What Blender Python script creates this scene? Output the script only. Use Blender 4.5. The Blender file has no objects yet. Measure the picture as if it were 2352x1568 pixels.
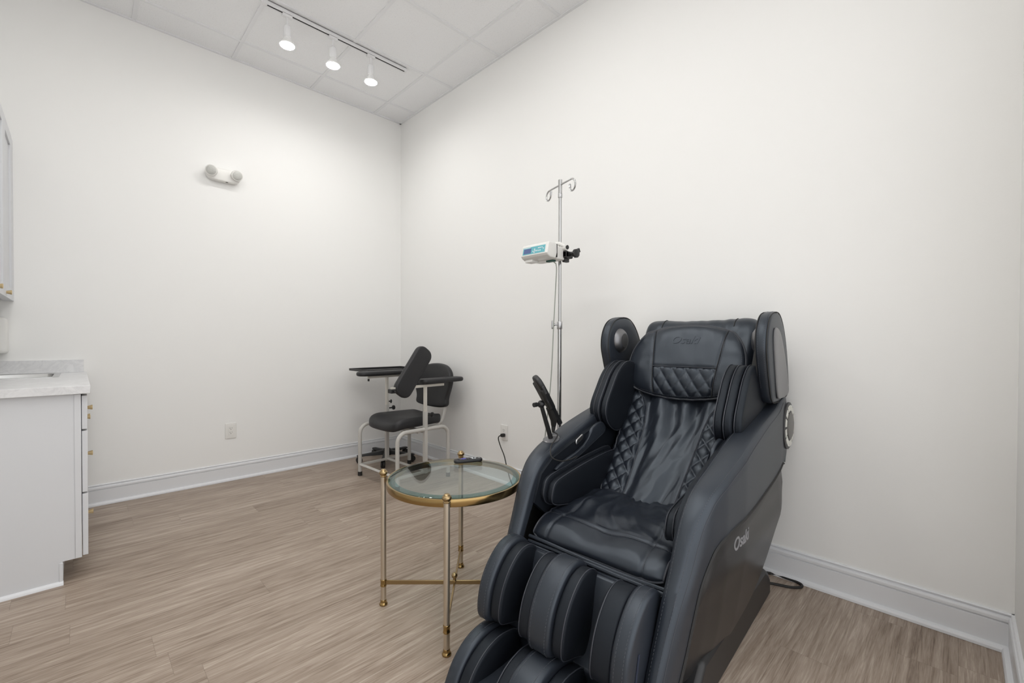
import bpy, bmesh, math, random
from math import pi, sin, cos, tan, radians, sqrt, floor, ceil, atan2
from mathutils import Vector, Matrix, noise
import numpy as np

random.seed(7)
scene = bpy.context.scene
COL = scene.collection

# ------------------------------------------------------------------ camera
CAM_H = 1.1246
YAW, PITCH, ROLL = 0.8038, -0.0113, 0.0025
FPX, CXP, CYP, WPX, HPX = 1016.11, 1156.9, 793.89, 2352.0, 1568.0
cam_data = bpy.data.cameras.new('camera')
cam = bpy.data.objects.new('camera', cam_data)
COL.objects.link(cam)
fw = Vector((cos(PITCH) * cos(YAW), cos(PITCH) * sin(YAW), sin(PITCH)))
rt = Vector((sin(YAW), -cos(YAW), 0))
up = rt.cross(fw)
r2 = rt * cos(ROLL) + up * sin(ROLL)
u2 = up * cos(ROLL) - rt * sin(ROLL)
cam.matrix_world = Matrix(((r2.x, u2.x, -fw.x, 0), (r2.y, u2.y, -fw.y, 0), (r2.z, u2.z, -fw.z, CAM_H), (0, 0, 0, 1)))
cam_data.sensor_width = 36.0
cam_data.lens = FPX / WPX * 36.0
cam_data.shift_x = (WPX / 2 - CXP) / WPX
cam_data.shift_y = (CYP - HPX / 2) / WPX
cam_data.clip_start = 0.02
scene.camera = cam

# ------------------------------------------------------------------ world, exposure
WORLD_STRENGTH = 1.7              # uniform fill light entering by the added, unseen opening behind the camera
world = bpy.data.worlds.new('world')
scene.world = world
world.use_nodes = True
world.node_tree.nodes['Background'].inputs[0].default_value = (0.985, 0.99, 1.0, 1)
world.node_tree.nodes['Background'].inputs[1].default_value = WORLD_STRENGTH
scene.view_settings.view_transform = 'Standard'
scene.view_settings.look = 'None'
scene.view_settings.gamma = 1.0
scene.view_settings.use_curve_mapping = False
scene.view_settings.exposure = 0.09
BULB_STRENGTH = 132.0
FILL_STRENGTH = 8.2  # emission of the added fill panels

# ------------------------------------------------------------------ room numbers
XR, YB, HC = 2.4335, 4.0739, 3.3683     # right wall, back wall, ceiling
XL, YF = -0.60, -0.14                   # left wall, front wall

# ------------------------------------------------------------------ materials
def M(name, col, rough=0.5, metal=0.0, spec=0.5, emit=None, estr=0.0, coat=0.0, tint=None):
    m = bpy.data.materials.new(name)
    m.use_nodes = True
    b = m.node_tree.nodes['Principled BSDF']
    b.inputs['Base Color'].default_value = (col[0], col[1], col[2], 1)
    b.inputs['Roughness'].default_value = rough
    b.inputs['Metallic'].default_value = metal
    b.inputs['Specular IOR Level'].default_value = spec
    b.inputs['Coat Weight'].default_value = coat
    if tint:
        b.inputs['Specular Tint'].default_value = (*tint, 1)
    if emit:
        b.inputs['Emission Color'].default_value = (emit[0], emit[1], emit[2], 1)
        b.inputs['Emission Strength'].default_value = estr
    return m

def nt(m):
    t = m.node_tree
    return t, t.nodes, t.links, t.nodes['Principled BSDF']

def mth(t, op, a, b=None, c=None):
    n = t.nodes.new('ShaderNodeMath')
    n.operation = op
    for i, v in enumerate((a, b, c)):
        if v is None:
            continue
        if isinstance(v, (int, float)):
            n.inputs[i].default_value = v
        else:
            t.links.new(v, n.inputs[i])
    return n.outputs[0]

def ramp(t, fac, stops):
    n = t.nodes.new('ShaderNodeValToRGB')
    el = n.color_ramp.elements
    el[0].position, el[0].color = stops[0][0], (*stops[0][1], 1)
    el[1].position, el[1].color = stops[-1][0], (*stops[-1][1], 1)
    for p, c in stops[1:-1]:
        e = el.new(p)
        e.color = (*c, 1)
    t.links.new(fac, n.inputs[0])
    return n.outputs[0]

def bump(t, b, height, strength, dist=0.01):
    n = t.nodes.new('ShaderNodeBump')
    n.inputs['Strength'].default_value = strength
    n.inputs['Distance'].default_value = dist
    t.links.new(height, n.inputs['Height'])
    t.links.new(n.outputs[0], b.inputs['Normal'])

def coords(t, scale=(1, 1, 1)):
    tc = t.nodes.new('ShaderNodeTexCoord')
    mp = t.nodes.new('ShaderNodeMapping')
    mp.inputs['Scale'].default_value = scale
    t.links.new(tc.outputs['Object'], mp.inputs[0])
    return mp.outputs[0]

def noise_n(t, vec, scale, detail=4, rough=0.5, dist=0.0):
    n = t.nodes.new('ShaderNodeTexNoise')
    n.inputs['Scale'].default_value = scale
    n.inputs['Detail'].default_value = detail
    n.inputs['Roughness'].default_value = rough
    n.inputs['Distortion'].default_value = dist
    t.links.new(vec, n.inputs['Vector'])
    return n.outputs[0]

def noisy(m, scale, strength, detail=3, dist=0.004):
    t, N, L, b = nt(m)
    bump(t, b, noise_n(t, coords(t), scale, detail), strength, dist)
    return m

MAT = {}
MAT['wall'] = noisy(M('wall_paint', (0.885, 0.882, 0.866), 0.62, spec=0.3), 220, 0.06, 3, 0.002)
MAT['trim'] = M('trim_paint', (0.77, 0.78, 0.80), 0.35)
MAT['cabinet'] = M('cabinet_paint', (0.685, 0.695, 0.715), 0.42)
MAT['white_plastic'] = M('white_plastic', (0.82, 0.81, 0.78), 0.35)
MAT['pump_plastic'] = M('pump_plastic', (0.78, 0.77, 0.74), 0.4)
MAT['track'] = M('track_white', (0.80, 0.80, 0.81), 0.4)
MAT['slot'] = M('slot_dark', (0.02, 0.02, 0.02), 0.7)
MAT['shadow_gap'] = M('gap_dark', (0.03, 0.03, 0.03), 0.8)
MAT['brass'] = M('polished_brass', (0.38, 0.26, 0.11), 0.2, 1.0)
MAT['old_brass'] = M('antique_brass', (0.38, 0.28, 0.15), 0.26, 1.0)
MAT['champagne'] = M('champagne_metal', (0.60, 0.53, 0.43), 0.42, 1.0)
MAT['knob_gold'] = M('brushed_gold', (0.72, 0.56, 0.32), 0.3, 1.0)
MAT['chrome'] = M('chrome', (0.50, 0.50, 0.50), 0.10, 1.0)
MAT['steel'] = M('stainless_steel', (0.62, 0.62, 0.61), 0.22, 1.0)
MAT['satin'] = M('satin_metal', (0.55, 0.55, 0.56), 0.3, 1.0)
MAT['dark_satin'] = M('dark_satin_metal', (0.23, 0.23, 0.24), 0.42, 1.0)
MAT['dark_mesh'] = M('speaker_grille', (0.10, 0.10, 0.10), 0.5, 0.6)
MAT['leather'] = noisy(M('navy_black_leather', (0.018, 0.0215, 0.029), 0.40, spec=0.7, tint=(0.80, 0.90, 1.0)), 900, 0.10, 2, 0.002)
MAT['leather_soft'] = noisy(M('navy_black_soft_leather', (0.013, 0.016, 0.023), 0.35, spec=0.62, tint=(0.80, 0.90, 1.0)), 700, 0.10, 2, 0.002)
MAT['fabric'] = noisy(M('black_knit', (0.0062, 0.0075, 0.0110), 0.55, spec=0.38, tint=(0.80, 0.90, 1.0)), 1200, 0.15, 2, 0.001)
MAT['piping'] = M('grey_piping', (0.034, 0.038, 0.048), 0.4)
MAT['stitch'] = M('grey_thread', (0.085, 0.092, 0.105), 0.7)
MAT['shell'] = noisy(M('charcoal_shell', (0.042, 0.042, 0.044), 0.42), 1500, 0.06, 2, 0.001)
MAT['gloss_shell'] = M('graphite_gloss_shell', (0.019, 0.018, 0.018), 0.32, spec=0.35)
MAT['grey_shell'] = M('silver_grey_shell', (0.20, 0.20, 0.205), 0.38)
MAT['disc_grey'] = M('taupe_disc', (0.17, 0.165, 0.155), 0.45)
MAT['light_seg'] = M('white_segment', (0.80, 0.80, 0.74), 0.4)
MAT['black'] = M('black_plastic', (0.012, 0.012, 0.013), 0.42)
MAT['rubber'] = M('black_rubber', (0.016, 0.015, 0.014), 0.6)
MAT['silver_text'] = M('silver_lettering', (0.24, 0.24, 0.25), 0.45, 0.2)
MAT['vinyl'] = noisy(M('black_vinyl', (0.015, 0.015, 0.017), 0.5), 600, 0.1, 2, 0.001)
MAT['powder'] = M('grey_powder_coat', (0.50, 0.485, 0.455), 0.42)
MAT['beige_tube'] = M('pale_zinc_tube', (0.60, 0.575, 0.52), 0.35, 0.2)
MAT['teal'] = M('teal_keypad', (0.13, 0.44, 0.50), 0.4)
MAT['lcd'] = M('lcd_blue', (0.10, 0.14, 0.30), 0.25)
MAT['key_white'] = M('key_white', (0.72, 0.76, 0.78), 0.4)
MAT['key_dark'] = M('key_dark', (0.03, 0.03, 0.04), 0.5)
MAT['purple'] = M('purple_pad', (0.09, 0.08, 0.42), 0.4)
MAT['cable_grey'] = M('grey_green_cable', (0.34, 0.36, 0.32), 0.5)
MAT['green_plug'] = M('dark_green_plug', (0.03, 0.09, 0.07), 0.5)
MAT['clear'] = M('clear_acrylic', (0.13, 0.13, 0.135), 0.2)
MAT['lens'] = noisy(M('faceted_lens', (0.58, 0.58, 0.55), 0.22), 160, 0.6, 1, 0.004)
MAT['socket_grey'] = M('socket_dark', (0.06, 0.055, 0.05), 0.6)
MAT['sticker'] = M('blue_sticker', (0.022, 0.030, 0.055), 0.5)
MAT['sticker_green'] = M('olive_mark', (0.06, 0.07, 0.02), 0.5)
MAT['bulb'] = M('bulb_face', (0.9, 0.9, 0.9), 0.5, emit=(1.0, 0.985, 0.96), estr=BULB_STRENGTH)
MAT['panel'] = M('fill_diffuser', (0.9, 0.9, 0.9), 0.5, emit=(1.0, 0.99, 0.97), estr=FILL_STRENGTH)  # glowing face of the added fill panels
MAT['bulb_body'] = M('bulb_frosted', (0.85, 0.85, 0.84), 0.45)

def make_ceiling_mat():
    m = M('ceiling_tile', (0.74, 0.745, 0.76), 0.85, spec=0.2)
    t, N, L, b = nt(m)
    v = coords(t)
    n1 = noise_n(t, v, 110, 3, 0.6)
    c = ramp(t, n1, [(0.30, (0.80, 0.805, 0.815)), (0.42, (0.885, 0.89, 0.90)), (1.0, (0.895, 0.90, 0.91))])
    L.new(c, b.inputs['Base Color'])
    bump(t, b, n1, 0.35, 0.004)
    return m
MAT['ceiling'] = make_ceiling_mat()
MAT['tee'] = M('ceiling_tee', (0.82, 0.825, 0.84), 0.45)

def make_marble():
    m = M('marble_laminate', (0.74, 0.74, 0.75), 0.32)
    t, N, L, b = nt(m)
    v = coords(t)
    n1 = noise_n(t, v, 9, 8, 0.62, 1.4)
    n2 = noise_n(t, v, 26, 6, 0.65, 0.8)
    f = mth(t, 'ABSOLUTE', mth(t, 'SUBTRACT', n1, 0.5))
    g = mth(t, 'ADD', mth(t, 'MULTIPLY', f, 4.0), mth(t, 'MULTIPLY', n2, 0.5))
    L.new(ramp(t, g, [(0.15, (0.65, 0.65, 0.66)), (0.42, (0.73, 0.73, 0.735)), (0.7, (0.765, 0.765, 0.77))]), b.inputs['Base Color'])
    return m
MAT['marble'] = make_marble()

def make_floor_mat():
    m = M('oak_vinyl_plank', (0.3, 0.24, 0.19), 0.42, spec=0.35)
    t, N, L, b = nt(m)
    tc = N.new('ShaderNodeTexCoord')
    sp = N.new('ShaderNodeSeparateXYZ')
    L.new(tc.outputs['Object'], sp.inputs[0])
    x, y = sp.outputs[0], sp.outputs[1]
    PW, PL = 0.152, 1.22
    row = mth(t, 'FLOOR', mth(t, 'DIVIDE', y, PW))
    fy = mth(t, 'FRACT', mth(t, 'DIVIDE', y, PW))
    wn = N.new('ShaderNodeTexWhiteNoise'); wn.noise_dimensions = '1D'
    L.new(row, wn.inputs['W'])
    xo = mth(t, 'ADD', mth(t, 'DIVIDE', x, PL), mth(t, 'MULTIPLY', wn.outputs[0], 7.31))
    colm = mth(t, 'FLOOR', xo)
    fx = mth(t, 'FRACT', xo)
    idn = N.new('ShaderNodeTexWhiteNoise'); idn.noise_dimensions = '2D'
    cb = N.new('ShaderNodeCombineXYZ')
    L.new(row, cb.inputs[0]); L.new(colm, cb.inputs[1])
    L.new(cb.outputs[0], idn.inputs['Vector'])
    rnd = idn.outputs[0]
    # grain space: stretched along the plank, shifted per plank
    g = N.new('ShaderNodeCombineXYZ')
    L.new(mth(t, 'ADD', mth(t, 'MULTIPLY', x, 1.3), mth(t, 'MULTIPLY', rnd, 37.0)), g.inputs[0])
    L.new(mth(t, 'ADD', mth(t, 'MULTIPLY', y, 22.0), mth(t, 'MULTIPLY', rnd, 11.0)), g.inputs[1])
    n1 = noise_n(t, g.outputs[0], 2.2, 6, 0.62, 0.9)
    g2 = N.new('ShaderNodeCombineXYZ')
    L.new(mth(t, 'ADD', mth(t, 'MULTIPLY', x, 5.0), mth(t, 'MULTIPLY', rnd, 17.0)), g2.inputs[0])
    L.new(mth(t, 'MULTIPLY', y, 130.0), g2.inputs[1])
    n2 = noise_n(t, g2.outputs[0], 2.0, 3, 0.6, 0.3)
    g3 = N.new('ShaderNodeCombineXYZ')
    L.new(mth(t, 'ADD', mth(t, 'MULTIPLY', x, 1.0), mth(t, 'MULTIPLY', rnd, 9.0)), g3.inputs[0])
    L.new(mth(t, 'MULTIPLY', y, 3.0), g3.inputs[1])
    n3 = noise_n(t, g3.outputs[0], 1.6, 3, 0.5, 0.5)
    tone = mth(t, 'ADD', mth(t, 'MULTIPLY', n1, 0.56), mth(t, 'ADD', mth(t, 'MULTIPLY', n2, 0.32), mth(t, 'MULTIPLY', n3, 0.12)))
    tone = mth(t, 'ADD', tone, mth(t, 'MULTIPLY', mth(t, 'SUBTRACT', rnd, 0.5), 0.07))
    c = ramp(t, tone, [(0.34, (0.165, 0.118, 0.086)), (0.45, (0.295, 0.230, 0.180)), (0.54, (0.375, 0.302, 0.243)), (0.66, (0.52, 0.44, 0.37))])
    # plank joints
    ey = mth(t, 'MINIMUM', fy, mth(t, 'SUBTRACT', 1.0, fy))
    ex = mth(t, 'MULTIPLY', mth(t, 'MINIMUM', fx, mth(t, 'SUBTRACT', 1.0, fx)), PL / PW)
    e = mth(t, 'MINIMUM', ey, ex)
    line = mth(t, 'MULTIPLY', mth(t, 'LESS_THAN', e, 0.006), 0.28)
    mx = N.new('ShaderNodeMix'); mx.data_type = 'RGBA'
    L.new(line, mx.inputs[0]); L.new(c, mx.inputs[6])
    mx.inputs[7].default_value = (0.07, 0.05, 0.035, 1)
    L.new(mx.outputs[2], b.inputs['Base Color'])
    bump(t, b, mth(t, 'SUBTRACT', n2, mth(t, 'MULTIPLY', line, 2.0)), 0.15, 0.002)
    return m
MAT['floor'] = make_floor_mat()

def make_glass(name, tint):
    m = bpy.data.materials.new(name)
    m.use_nodes = True
    t = m.node_tree
    t.nodes.clear()
    out = t.nodes.new('ShaderNodeOutputMaterial')
    mix = t.nodes.new('ShaderNodeMixShader')
    fr = t.nodes.new('ShaderNodeFresnel')
    ge = t.nodes.new('ShaderNodeNewGeometry')
    io = t.nodes.new('ShaderNodeMapRange')          # same index seen from either side of the pane
    io.inputs[3].default_value, io.inputs[4].default_value = 1.52, 1 / 1.52
    t.links.new(ge.outputs['Backfacing'], io.inputs[0])
    t.links.new(io.outputs[0], fr.inputs[0])
    tr = t.nodes.new('ShaderNodeBsdfTransparent'); tr.inputs[0].default_value = (*tint, 1)
    gl = t.nodes.new('ShaderNodeBsdfGlossy'); gl.inputs['Roughness'].default_value = 0.0
    t.links.new(fr.outputs[0], mix.inputs[0])
    t.links.new(tr.outputs[0], mix.inputs[1])
    t.links.new(gl.outputs[0], mix.inputs[2])
    t.links.new(mix.outputs[0], out.inputs[0])
    return m
MAT['glass'] = make_glass('table_glass', (0.90, 0.955, 0.945))
MAT['glass_edge'] = make_glass('table_glass_edge', (0.42, 0.66, 0.68))

# ------------------------------------------------------------------ mesh builder
class MB:
    def __init__(self):
        self.v, self.f = [], []
    def add(self, vs, fs):
        o = len(self.v)
        self.v += [tuple(p) for p in vs]
        self.f += [tuple(i + o for i in q) for q in fs]
        return self
    def box(self, x0, x1, y0, y1, z0, z1):
        return self.add([(x0, y0, z0), (x1, y0, z0), (x1, y1, z0), (x0, y1, z0), (x0, y0, z1), (x1, y0, z1), (x1, y1, z1), (x0, y1, z1)],
                        [(3, 2, 1, 0), (4, 5, 6, 7), (0, 1, 5, 4), (1, 2, 6, 5), (2, 3, 7, 6), (3, 0, 4, 7)])
    def obox(self, c, ax, ay, az):          # oriented box: centre and three half-axis vectors
        c, ax, ay, az = map(Vector, (c, ax, ay, az))
        vs = [c + ax * i + ay * j + az * k for k in (-1, 1) for i, j in ((-1, -1), (1, -1), (1, 1), (-1, 1))]
        return self.add(vs, [(3, 2, 1, 0), (4, 5, 6, 7), (0, 1, 5, 4), (1, 2, 6, 5), (2, 3, 7, 6), (3, 0, 4, 7)])
    def tube(self, pts, r, n=10, closed=False, caps=True, flat=1.0, upv=None):
        pts = [Vector(p) for p in pts]
        m = len(pts)
        rs = r if isinstance(r, (list, tuple)) else [r] * m
        rings = []
        prev = None
        for i in range(m):
            if closed:
                d = pts[(i + 1) % m] - pts[i - 1]
            else:
                d = pts[min(i + 1, m - 1)] - pts[max(i - 1, 0)]
            if d.length < 1e-9:
                d = Vector((0, 0, 1))
            d.normalize()
            if prev is None:
                a = Vector(upv) if upv else (Vector((0, 0, 1)) if abs(d.z) < 0.9 else Vector((1, 0, 0)))
            else:
                a = prev
            a = (a - d * a.dot(d))
            if a.length < 1e-6:
                a = d.orthogonal()
            a.normalize()
            prev = a
            b = d.cross(a)
            ph = pi / n if n == 4 else 0
            rings.append([pts[i] + (a * cos(2 * pi * k / n + ph) + b * flat * sin(2 * pi * k / n + ph)) * rs[i] for k in range(n)])
        vs = [p for rg in rings for p in rg]
        fs = []
        for i in range(m if closed else m - 1):
            j = (i + 1) % m
            for k in range(n):
                fs.append((i * n + k, i * n + (k + 1) % n, j * n + (k + 1) % n, j * n + k))
        if not closed and caps:
            fs.append(tuple(range(n))[::-1])
            fs.append(tuple((m - 1) * n + k for k in range(n)))
        return self.add(vs, fs)
    def cyl(self, p0, p1, r0, r1=None, n=24):
        return self.tube([p0, p1], [r0, r0 if r1 is None else r1], n)
    def lathe(self, prof, c=(0, 0, 0), axis=(0, 0, 1), n=28):
        ax = Vector(axis).normalized()
        a = ax.orthogonal().normalized()
        b = ax.cross(a)
        c = Vector(c)
        vs = []
        for r, h in prof:
            for k in range(n):
                vs.append(c + ax * h + (a * cos(2 * pi * k / n) + b * sin(2 * pi * k / n)) * max(r, 1e-5))
        fs = []
        for i in range(len(prof) - 1):
            for k in range(n):
                fs.append((i * n + k, i * n + (k + 1) % n, (i + 1) * n + (k + 1) % n, (i + 1) * n + k))
        fs.append(tuple(range(n))[::-1])
        fs.append(tuple((len(prof) - 1) * n + k for k in range(n)))
        return self.add(vs, fs)
    def prism(self, poly, t0, t1, mp=lambda a, b, t: (a, b, t)):
        n = len(poly)
        vs = [mp(a, b, t0) for a, b in poly] + [mp(a, b, t1) for a, b in poly]
        fs = [tuple(range(n))[::-1], tuple(range(n, 2 * n))]
        fs += [(i, (i + 1) % n, n + (i + 1) % n, n + i) for i in range(n)]
        return self.add(vs, fs)
    def grid(self, fn, nu, nv):
        vs = [fn(i / nu, j / nv) for j in range(nv + 1) for i in range(nu + 1)]
        fs = [(j * (nu + 1) + i, j * (nu + 1) + i + 1, (j + 1) * (nu + 1) + i + 1, (j + 1) * (nu + 1) + i) for j in range(nv) for i in range(nu)]
        return self.add(vs, fs)
    def loft(self, rings, closed_ring=True, caps=True):
        n = len(rings[0])
        vs = [p for rg in rings for p in rg]
        fs = []
        for i in range(len(rings) - 1):
            for k in range(n if closed_ring else n - 1):
                fs.append((i * n + k, i * n + (k + 1) % n, (i + 1) * n + (k + 1) % n, (i + 1) * n + k))
        if caps:
            fs.append(tuple(range(n))[::-1])
            fs.append(tuple((len(rings) - 1) * n + k for k in range(n)))
        return self.add(vs, fs)
    def pad(self, outline, t0, t1, r, bulge, mp, n=72, smooth=True, rings=6, bulge0=None):
        """cushion: closed outline (a,b) swept from t0 to t1, edges rounded by r, faces bulging"""
        pts = resample(outline, n) if smooth else resample_poly(outline, n)
        c = pts.mean(0)
        tg = np.roll(pts, -1, 0) - np.roll(pts, 1, 0)
        nr = np.stack([tg[:, 1], -tg[:, 0]], 1)
        nr /= np.linalg.norm(nr, axis=1)[:, None] + 1e-12
        area = np.sum(pts[:, 0] * np.roll(pts[:, 1], -1) - np.roll(pts[:, 0], -1) * pts[:, 1])
        if area < 0:
            nr = -nr
        sg = 1 if t1 > t0 else -1
        b0 = bulge if bulge0 is None else bulge0
        seq = []
        def cap(t, side, bl):
            out = []
            inn = pts - nr * r
            for k in range(rings):
                q = 0.04 + (1 - 0.04) * k / (rings - 1)
                out.append((c + (inn - c) * q, t + side * bl * (1 - q * q)))
            return out
        seq += cap(t0, -sg, b0)
        for th in (30, 60, 90):
            a = radians(th)
            seq.append((pts - nr * r * (1 - sin(a)), t0 + sg * r * (1 - cos(a))))
        for th in (90, 60, 30):
            a = radians(th)
            seq.append((pts - nr * r * (1 - sin(a)), t1 - sg * r * (1 - cos(a))))
        seq += cap(t1, sg, bulge)[::-1]
        return self.loft([[mp(p[0], p[1], t) for p in ring] for ring, t in seq])
    def build(self, name, mat, parent=None, bevel=0.0, seg=2, ang=40, recalc=True, sub=0):
        me = bpy.data.meshes.new(name)
        me.from_pydata(self.v, [], self.f)
        if recalc:
            bm = bmesh.new()
            bm.from_mesh(me)
            bmesh.ops.recalc_face_normals(bm, faces=bm.faces)
            bm.to_mesh(me)
            bm.free()
        me.materials.append(mat if not isinstance(mat, str) else MAT[mat])
        me.polygons.foreach_set('use_smooth', [True] * len(me.polygons))
        me.set_sharp_from_angle(angle=radians(ang))
        o = bpy.data.objects.new(name, me)
        COL.objects.link(o)
        if parent:
            o.parent = parent
        if bevel:
            bv = o.modifiers.new('bevel', 'BEVEL')
            bv.width = bevel
            bv.segments = seg
            bv.limit_method = 'ANGLE'
            bv.angle_limit = radians(38)
            bv.harden_normals = False
        if sub:
            sb = o.modifiers.new('sub', 'SUBSURF')
            sb.levels = sub
            sb.render_levels = sub
        return o

def resample_poly(poly, n):
    p = np.array(poly, float)
    q = np.vstack([p, p[:1]])
    d = np.r_[0, np.cumsum(np.linalg.norm(np.diff(q, axis=0), axis=1))]
    t = np.linspace(0, d[-1], n, endpoint=False)
    return np.stack([np.interp(t, d, q[:, k]) for k in range(q.shape[1])], 1)

def catmull(pts, m=12, closed=False):
    p = np.array(pts, float)
    n = len(p)
    out = []
    rng = range(n if closed else n - 1)
    for i in rng:
        if closed:
            a, b, c, d = p[(i - 1) % n], p[i], p[(i + 1) % n], p[(i + 2) % n]
        else:
            b, c = p[i], p[i + 1]
            a = p[i - 1] if i > 0 else 2 * b - c
            d = p[i + 2] if i + 2 < n else 2 * c - b
        # centripetal-like tension
        for k in range(m):
            t = k / m
            out.append(0.5 * ((2 * b) + (c - a) * t + (2 * a - 5 * b + 4 * c - d) * t * t + (3 * b - a - 3 * c + d) * t ** 3))
    if not closed:
        out.append(p[-1])
    return np.array(out)

def resample(poly, n):
    return resample_poly(catmull(poly, 10, True), n)

def resample_open(pts, n, smooth=True):
    p = catmull(pts, 10) if smooth else np.array(pts, float)
    d = np.r_[0, np.cumsum(np.linalg.norm(np.diff(p, axis=0), axis=1))]
    t = np.linspace(0, d[-1], n)
    return np.stack([np.interp(t, d, p[:, k]) for k in range(p.shape[1])], 1)

def rrect(hx, hy, r, n=5, cx=0, cy=0):
    out = []
    for sx, sy, a0 in ((1, 1, 0), (-1, 1, 90), (-1, -1, 180), (1, -1, 270)):
        for k in range(n + 1):
            a = radians(a0 + 90 * k / n)
            out.append((cx + sx * (hx - r) + r * cos(a), cy + sy * (hy - r) + r * sin(a)))
    return out

def fillet_path(pts, r, n=6):
    pts = [Vector(p) for p in pts]
    out = [pts[0]]
    for i in range(1, len(pts) - 1):
        a, b, c = pts[i - 1], pts[i], pts[i + 1]
        u, v = (a - b).normalized(), (c - b).normalized()
        ang = u.angle(v)
        d = min(r / tan(ang / 2), (a - b).length * .48, (c - b).length * .48)
        rr = d * tan(ang / 2)
        ctr = b + (u + v).normalized() * (rr / sin(ang / 2))
        s, e = b + u * d, b + v * d
        va, vb = s - ctr, e - ctr
        tot = va.angle(vb)
        for k in range(n + 1):
            f = k / n
            out.append(ctr + (va * sin((1 - f) * tot) + vb * sin(f * tot)) / sin(tot))
    out.append(pts[-1])
    return out

def empty(name, loc, rz, label, cat, group=None):
    o = bpy.data.objects.new(name, None)
    o.empty_display_size = 0.1
    COL.objects.link(o)
    o.location = loc
    o.rotation_euler = (0, 0, rz)
    return tag(o, label, cat, group)

def tag(o, label, cat, group=None):
    o['label'] = label
    o['category'] = cat
    if group:
        o['group'] = group
    return o

def struct(o):
    o['kind'] = 'structure'
    return o

def dashes(path, dash, gap, r, n=5):
    """stitching along a 3-D path"""
    mb = MB()
    p = np.array([tuple(q) for q in path], float)
    d = np.r_[0, np.cumsum(np.linalg.norm(np.diff(p, axis=0), axis=1))]
    t = 0.0
    while t + dash < d[-1]:
        a = Vector([np.interp(t, d, p[:, k]) for k in range(3)])
        b = Vector([np.interp(t + dash, d, p[:, k]) for k in range(3)])
        mb.tube([a, b], r * .72, 4)
        t += dash + gap
    return mb

def text_mesh(body, size, extrude, shear=0.0, bold=0.0):
    cu = bpy.data.curves.new('lettering', 'FONT')
    cu.body = body
    cu.size = size
    cu.extrude = extrude
    cu.shear = shear
    cu.offset = bold
    cu.resolution_u = 4
    cu.align_x = 'CENTER'
    cu.align_y = 'CENTER'
    o = bpy.data.objects.new('lettering', cu)
    COL.objects.link(o)
    dg = bpy.context.evaluated_depsgraph_get()
    me = bpy.data.meshes.new_from_object(o.evaluated_get(dg))
    bpy.data.objects.remove(o)
    mb = MB()
    mb.add([v.co for v in me.vertices], [tuple(p.vertices) for p in me.polygons])
    bpy.data.meshes.remove(me)
    return mb
#@ROOM
# ================================================================== ROOM SHELL
struct(MB().box(XL - .1, XR + .1, YF - 2.4, YB + .1, -.1, 0).build('floor', 'floor'))  # unseen stretch beyond the front wall added to block light from below
struct(MB().box(XL - .1, XR + .1, YF - .1, YB + .1, HC + .004, HC + .1).build('ceiling', 'ceiling'))
struct(MB().box(XL - .1, XR + .1, YB, YB + .1, 0, HC + .004).build('wall_back', 'wall'))
struct(MB().box(XR, XR + .1, YF - .1, YB, 0, HC + .004).build('wall_right', 'wall'))
struct(MB().box(XL - .1, XL, YF - .1, YB, 0, HC + .004).build('wall_left', 'wall'))
OPX, OPZ = 1.75, 3.05                   # unseen wide opening, added to let fill light into the room
struct(MB().box(OPX, XR, YF - .1, YF, 0, HC + .004).box(XL, OPX, YF - .1, YF, OPZ, HC + .004).build('wall_front', 'wall'))

# ceiling grid: tees and wall angle, one hung lattice
g = MB()
T = 0.6096
tw = 0.012
k = 0
while True:
    xx = XR - .307 - k * T
    if xx < XL + .02:
        break
    g.box(xx - tw, xx + tw, YF, YB, HC - .0005, HC + .006)
    k += 1
k = 0
while True:
    yy = YB - .2875 - k * T
    if yy < YF + .02:
        break
    g.box(XL, XR, yy - tw, yy + tw, HC - .0008, HC + .006)
    k += 1
for a in ((XL, XR, YB - .02, YB), (XL, XR, YF, YF + .02), (XL, XL + .02, YF, YB), (XR - .02, XR, YF, YB)):
    g.box(a[0], a[1], a[2], a[3], HC - .003, HC + .006)
struct(g.build('trim_1', 'tee'))

# baseboards with cap moulding and shoe
BP = [(0, .140), (.007, .140), (.0095, .137), (.0095, .134), (.0050, .1315), (.0050, .1280), (.013, .1255), (.0155, .119),
      (.0155, .109), (.0095, .1060), (.0095, .1030), (.0145, .1015), (.0145, .022), (.020, .0215), (.027, .018), (.031, .011), (.032, .001), (0, .001)]
struct(MB().prism(BP, XL, XR, lambda d, z, t: (t, YB - d, z)).build('baseboard_back', 'trim', ang=12))
struct(MB().prism(BP, YF, YB, lambda d, z, t: (XR - d, t, z)).build('baseboard_right', 'trim', ang=12))
struct(MB().prism(BP, OPX, XR, lambda d, z, t: (t, YF + d, z)).build('baseboard_front', 'trim', ang=12))
struct(MB().prism(BP, YF, 2.85, lambda d, z, t: (XL + d, t, z)).build('baseboard_left', 'trim', ang=12))

#@LIGHTS
# ================================================================== TRACK LIGHTS
def track_rail(x0, x1, y, label):
    root = empty('track_rail', ((x0 + x1) / 2, y, HC), 0, label, 'track rail')
    h = (x1 - x0) / 2
    b = MB()
    w = .018
    b.box(-h, h, -w, -w + .011, -.024, 0).box(-h, h, w - .011, w, -.024, 0).box(-h, h, -w, w, -.004, 0)
    b.build('rail_body', 'track', root, bevel=.0012)
    MB().box(-h + .03, h - .012, -.0065, .0065, -.0225, -.006).build('slot', 'slot', root)
    MB().box(-h - .004, -h + .035, -w - .001, w + .001, -.0255, 0).build('end_cap', 'track', root, bevel=.002)
    MB().box(h - .012, h + .004, -w - .001, w + .001, -.0255, 0).build('end_cap', 'track', root, bevel=.002)
    return root

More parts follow.
